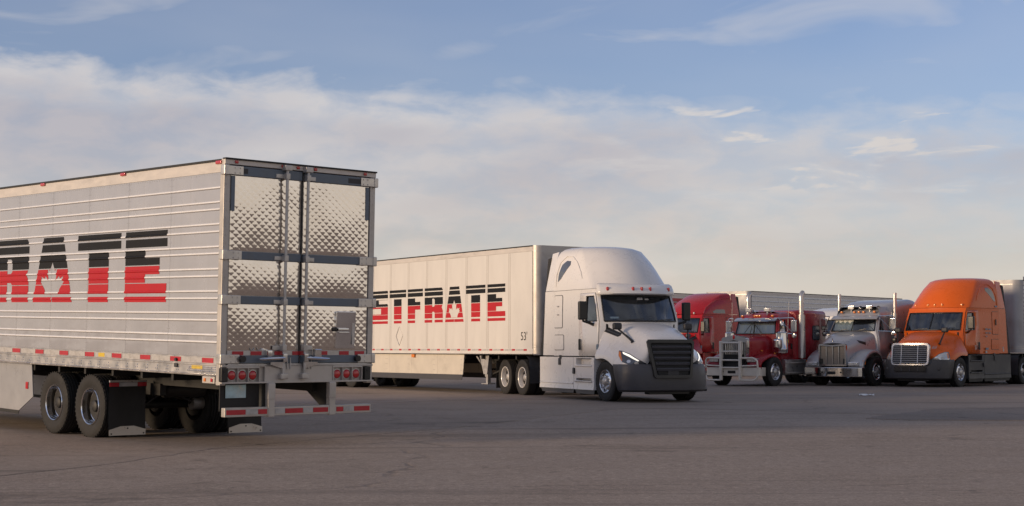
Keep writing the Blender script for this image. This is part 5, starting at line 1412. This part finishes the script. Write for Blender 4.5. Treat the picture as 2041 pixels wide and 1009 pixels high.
long_nose = conventional(dict(label='crimson long-nose tractor with metal bull bar over its chrome grille', loc=(8.24, 53.65, 0), yaw=-131, paint='red2',
    cage=[[(-.55, 0, 1.80), (-.55, .35, 1.79), (-.55, .62, 1.74), (-.55, .70, 1.62), (-.55, .72, 1.3), (-.55, .74, .9)], [(-.1, 0, 1.77), (-.1, .33, 1.76), (-.1, .55, 1.71), (-.1, .62, 1.59), (-.1, .63, 1.3), (-.1, .64, .85)], [(.4, 0, 1.73), (.4, .30, 1.72), (.4, .46, 1.67), (.4, .52, 1.55), (.4, .53, 1.2), (.4, .54, .8)], [(.76, 0, 1.70), (.76, .28, 1.69), (.76, .42, 1.645), (.76, .475, 1.53), (.76, .48, 1.2), (.76, .49, .75)]],
    xr=-1.72, dr=-1.45, wr=-1.12, wrow=(2, 3), levels=[(.92, -.48, -.56, .93, 1.0), (1.3, -.48, -.56, .92, 1.0), (1.82, -.46, -.58, .86, .98), (2.30, -.60, -.72, .80, .93), (2.40, -.64, -.78, .78, .91), (2.52, -.85, -1.0, .66, .84), (2.60, -1.2, -1.35, .45, .66)],
    wipers='centre', visor='chrome', vw=.86, glare=(-.78, .78), glaremat='glare',
    sleeper=dict(z0=.92, sec=[(-1.70, .99, 2.62, .20), (-1.95, 1.08, 2.68, .16), (-3.62, 1.08, 2.66, .14), (-3.66, 1.06, 2.63, .14)], win=(-3.18, 1.60, -2.66, 2.13), hatch=((-2.5, 1.0, -2.05, 1.45),)),
    gx=.76, gy=.50, gz0=.70, gz1=1.68, crown=.09, gfw=.07, gtop=.17, bars=9, barw=.020, gdepth=.20,
    fender=[(-.66, .42), (-.64, .62), (-.58, .82), (-.42, 1.02), (-.15, 1.13), (.15, 1.13), (.42, 1.07), (.68, .97), (.86, .88), (.93, .80), (.94, .62)], fy=(.52, 1.10),
    lamp=(.93, .76, .90, .38, .15), lamphouse='chrome', bump=(.985, 1.11, .36, .65), bumpmat='bull',
    roofz=2.42, roofx=-.72, mark=(-.62, -.10, .0, .10, .62), horn=((-1.0, -.35, 2.62), (-1.0, .30, 2.62)), roofbox=((-.75, -.38, 2.60), (-.75, .38, 2.60)),
    stack=(-1.88, 1.10, .95, 2.50, 3.25, .13, .085), curl=.12, cleaner=(-.62, 1.04, 1.15, 1.84, .215), mirror=(-.95, 1.34, 1.88, 2.30, .92),
    tank=(-2.2, -3.4, .86), tankmat='chrome', stepx=-.72, antenna=(-.85, 1.15, 1.9, 2.95), wb=5.0, extra=bull_bar))


def silver_extra(t, bh):
    for s, U in ((-1, (1, 0, 0)), (1, (-1, 0, 0))):
        f = -s
        v = stick('hood_vent', 'black', t, bh, (0, s * 1.3, 0), U, (0, 0, 1), [(x * f, z) for x, z in [(.06, 1.42), (.05, 1.52), (.42, 1.60), (.36, 1.50)]][::f], .006, .01, .06)
        mb = MB(); mb.rbox(-.34, -.20, s * .80 - .02, s * .80 + .02, 1.52, 1.62, .005); mb.build('badge', 'whitetape', t, 0)
        mb = MB(); mb.rbox(-1.12, -.98, s * 1.30 - .09, s * 1.30 + .09, 1.50, 1.68, .05); mb.build('lower_mirror', 'black', t, 40)
    mb = MB(); mb.cyl((1.0, 0, 1.56), (1.02, 0, 1.66), .02, .012); mb.rbox(.96, 1.06, -.03, .03, 1.54, 1.57, .01); mb.build('hood_ornament', 'chrome', t, 40)


silver = conventional(dict(label='silver grey tractor with rounded hood, tall chrome grille and thin exhaust stacks', loc=(11.79, 53.8, 0), yaw=-131, paint='silver',
    cage=[[(-.45, 0, 1.93), (-.45, .42, 1.92), (-.45, .78, 1.87), (-.45, .88, 1.72), (-.45, .90, 1.3), (-.45, .92, .9)], [(0, 0, 1.86), (0, .40, 1.85), (0, .66, 1.80), (0, .77, 1.64), (0, .80, 1.3), (0, .82, .85)], [(.5, 0, 1.71), (.5, .38, 1.70), (.5, .56, 1.64), (.5, .65, 1.47), (.5, .67, 1.1), (.5, .68, .8)], [(.9, 0, 1.56), (.9, .36, 1.55), (.9, .48, 1.49), (.9, .54, 1.36), (.9, .55, 1.0), (.9, .55, .70)], [(1.0, 0, 1.49), (1.0, .34, 1.48), (1.0, .45, 1.43), (1.0, .50, 1.32), (1.0, .51, 1.0), (1.0, .51, .70)]],
    xr=-1.45, dr=-1.32, wr=-.88, wrow=(2, 3), levels=[(.95, -.40, -.46, .98, 1.06), (1.4, -.38, -.46, .97, 1.05), (1.92, -.34, -.46, .90, 1.02), (2.38, -.62, -.72, .82, .96), (2.46, -.66, -.78, .84, .97), (2.62, -.90, -1.0, .82, .96), (2.78, -1.2, -1.3, .7, .86)],
    wipers='low', visor='silver', vw=.90, glare=(-.82, 0), glaremat='glare',
    sleeper=dict(z0=1.0, sec=[(-1.15, .86, 2.72, .3), (-1.5, 1.04, 2.88, .34), (-2.0, 1.12, 3.0, .34), (-2.9, 1.15, 3.08, .30), (-3.15, 1.14, 3.06, .30), (-3.18, 1.10, 3.0, .28)], hatch=((-2.95, 1.3, -2.2, 2.3),)),
    gx=.98, gy=.53, gz0=.70, gz1=1.46, crown=-.035, gfw=.05, gtop=.06, bars=3, gdepth=.10,
    fender=[(-.66, .40), (-.66, .65), (-.60, .92), (-.42, 1.14), (-.12, 1.27), (.20, 1.28), (.52, 1.19), (.78, 1.03), (.95, .86), (1.0, .72), (.98, .60)], fy=(.50, 1.13),
    lamp=(1.06, .80, .77, .40, .14), lamphouse='lampclear', turnlamp=(.80, 1.08, .82, .2, .15), bump=(1.12, 1.14, .33, .65), bumpmat='chrome',
    roofz=2.56, roofx=-.80, mark=(-.62, -.12, .06, .24, .66), horn=((-1.0, .05, 2.74), (-1.0, .75, 2.74)), roofbox=((-.9, -.30, 2.70), (-.9, .42, 2.70)),
    stack=(-1.50, 1.10, 1.0, 2.55, 3.22, .095, .062), curl=.02, mirror=(-.85, 1.36, 1.96, 2.38, .95),
    tank=(-1.7, -3.1, .86), tankmat='alu', stepx=-.66, wb=5.0, extra=silver_extra))


# ------------------------------------------------------------------ trailers behind the parked tractors
def place_trailer(front, yaw, L):
    a, b = dirv(yaw); return (front[0] - L * a, front[1] - L * b, 0)


RB = [1.5 + .235 * i for i in range(11)]
GRP = 'trailers behind the parked tractors'
box_trailer('ribbed_trailer', 'ribbed trailer with tall side rising behind the crimson and silver tractors', place_trailer((11.55 - .9, 74.7 + .9), -131, 16.2), R(-131), 16.2, panel='sheet', npan=13, ribs=RB, skirt=False, detail=False, group=GRP, side_seen=1, rim='polish', nosemat='shaded_nose')
far, fprof, fL, _x = box_trailer('ribbed_trailer', 'pale trailer with small red badge, farthest left behind the red sloping roof', place_trailer((6.9, 78.2), -131, 16.2), R(-131), 16.2, panel='whiteb', npan=13, ribs=None, skirt=False, detail=False, group=GRP, side_seen=1, rim='polish')
mb = MB(); mb.prism([(0, .08), (.05, 0), (.8, 0), (.95, .15), (1.2, .30), (.0, .30)], lambda u, v, d: (fL - .2 - u, d, 3.55 + v), 1.296, 1.3005); mb.build('badge', 'redtape', far, 0)
mb = MB(); mb.prism([(.12, .08), (.65, .08), (.65, .13), (.12, .13)], lambda u, v, d: (fL - .2 - u, d, 3.55 + v), 1.301, 1.304); mb.build('badge', 'whitetape', far, 0)
ox, oy = 14.337 - 4.75 * dirv(-131)[0], 52.6127 - 4.75 * dirv(-131)[1]
box_trailer('ribbed_trailer', 'ribbed trailer coupled to the orange tractor at the right edge', place_trailer((ox, oy), -131, 16.2), R(-131), 16.2, panel='sheet', npan=13, ribs=[1.5 + .15 * i for i in range(17)], skirt=False, detail=False, group=GRP, side_seen=1, rim='polish', zt=3.80, nose=.30, nosemat='shaded_nose')

# ------------------------------------------------------------------ scrap of paper on the lot
mb = MB(); pts = [[(9.55 + i * .085 + random.uniform(-.02, .02), 42.0 + j * .09 + .03 * i, .015 + random.uniform(0, .05)) for i in range(6)] for j in range(4)]
mb.grid(pts); lit = mb.build('paper_scrap', 'paper', None, 20); lit['label'] = 'crumpled white paper scrap lying on the asphalt before the silver tractor'; lit['category'] = 'litter'
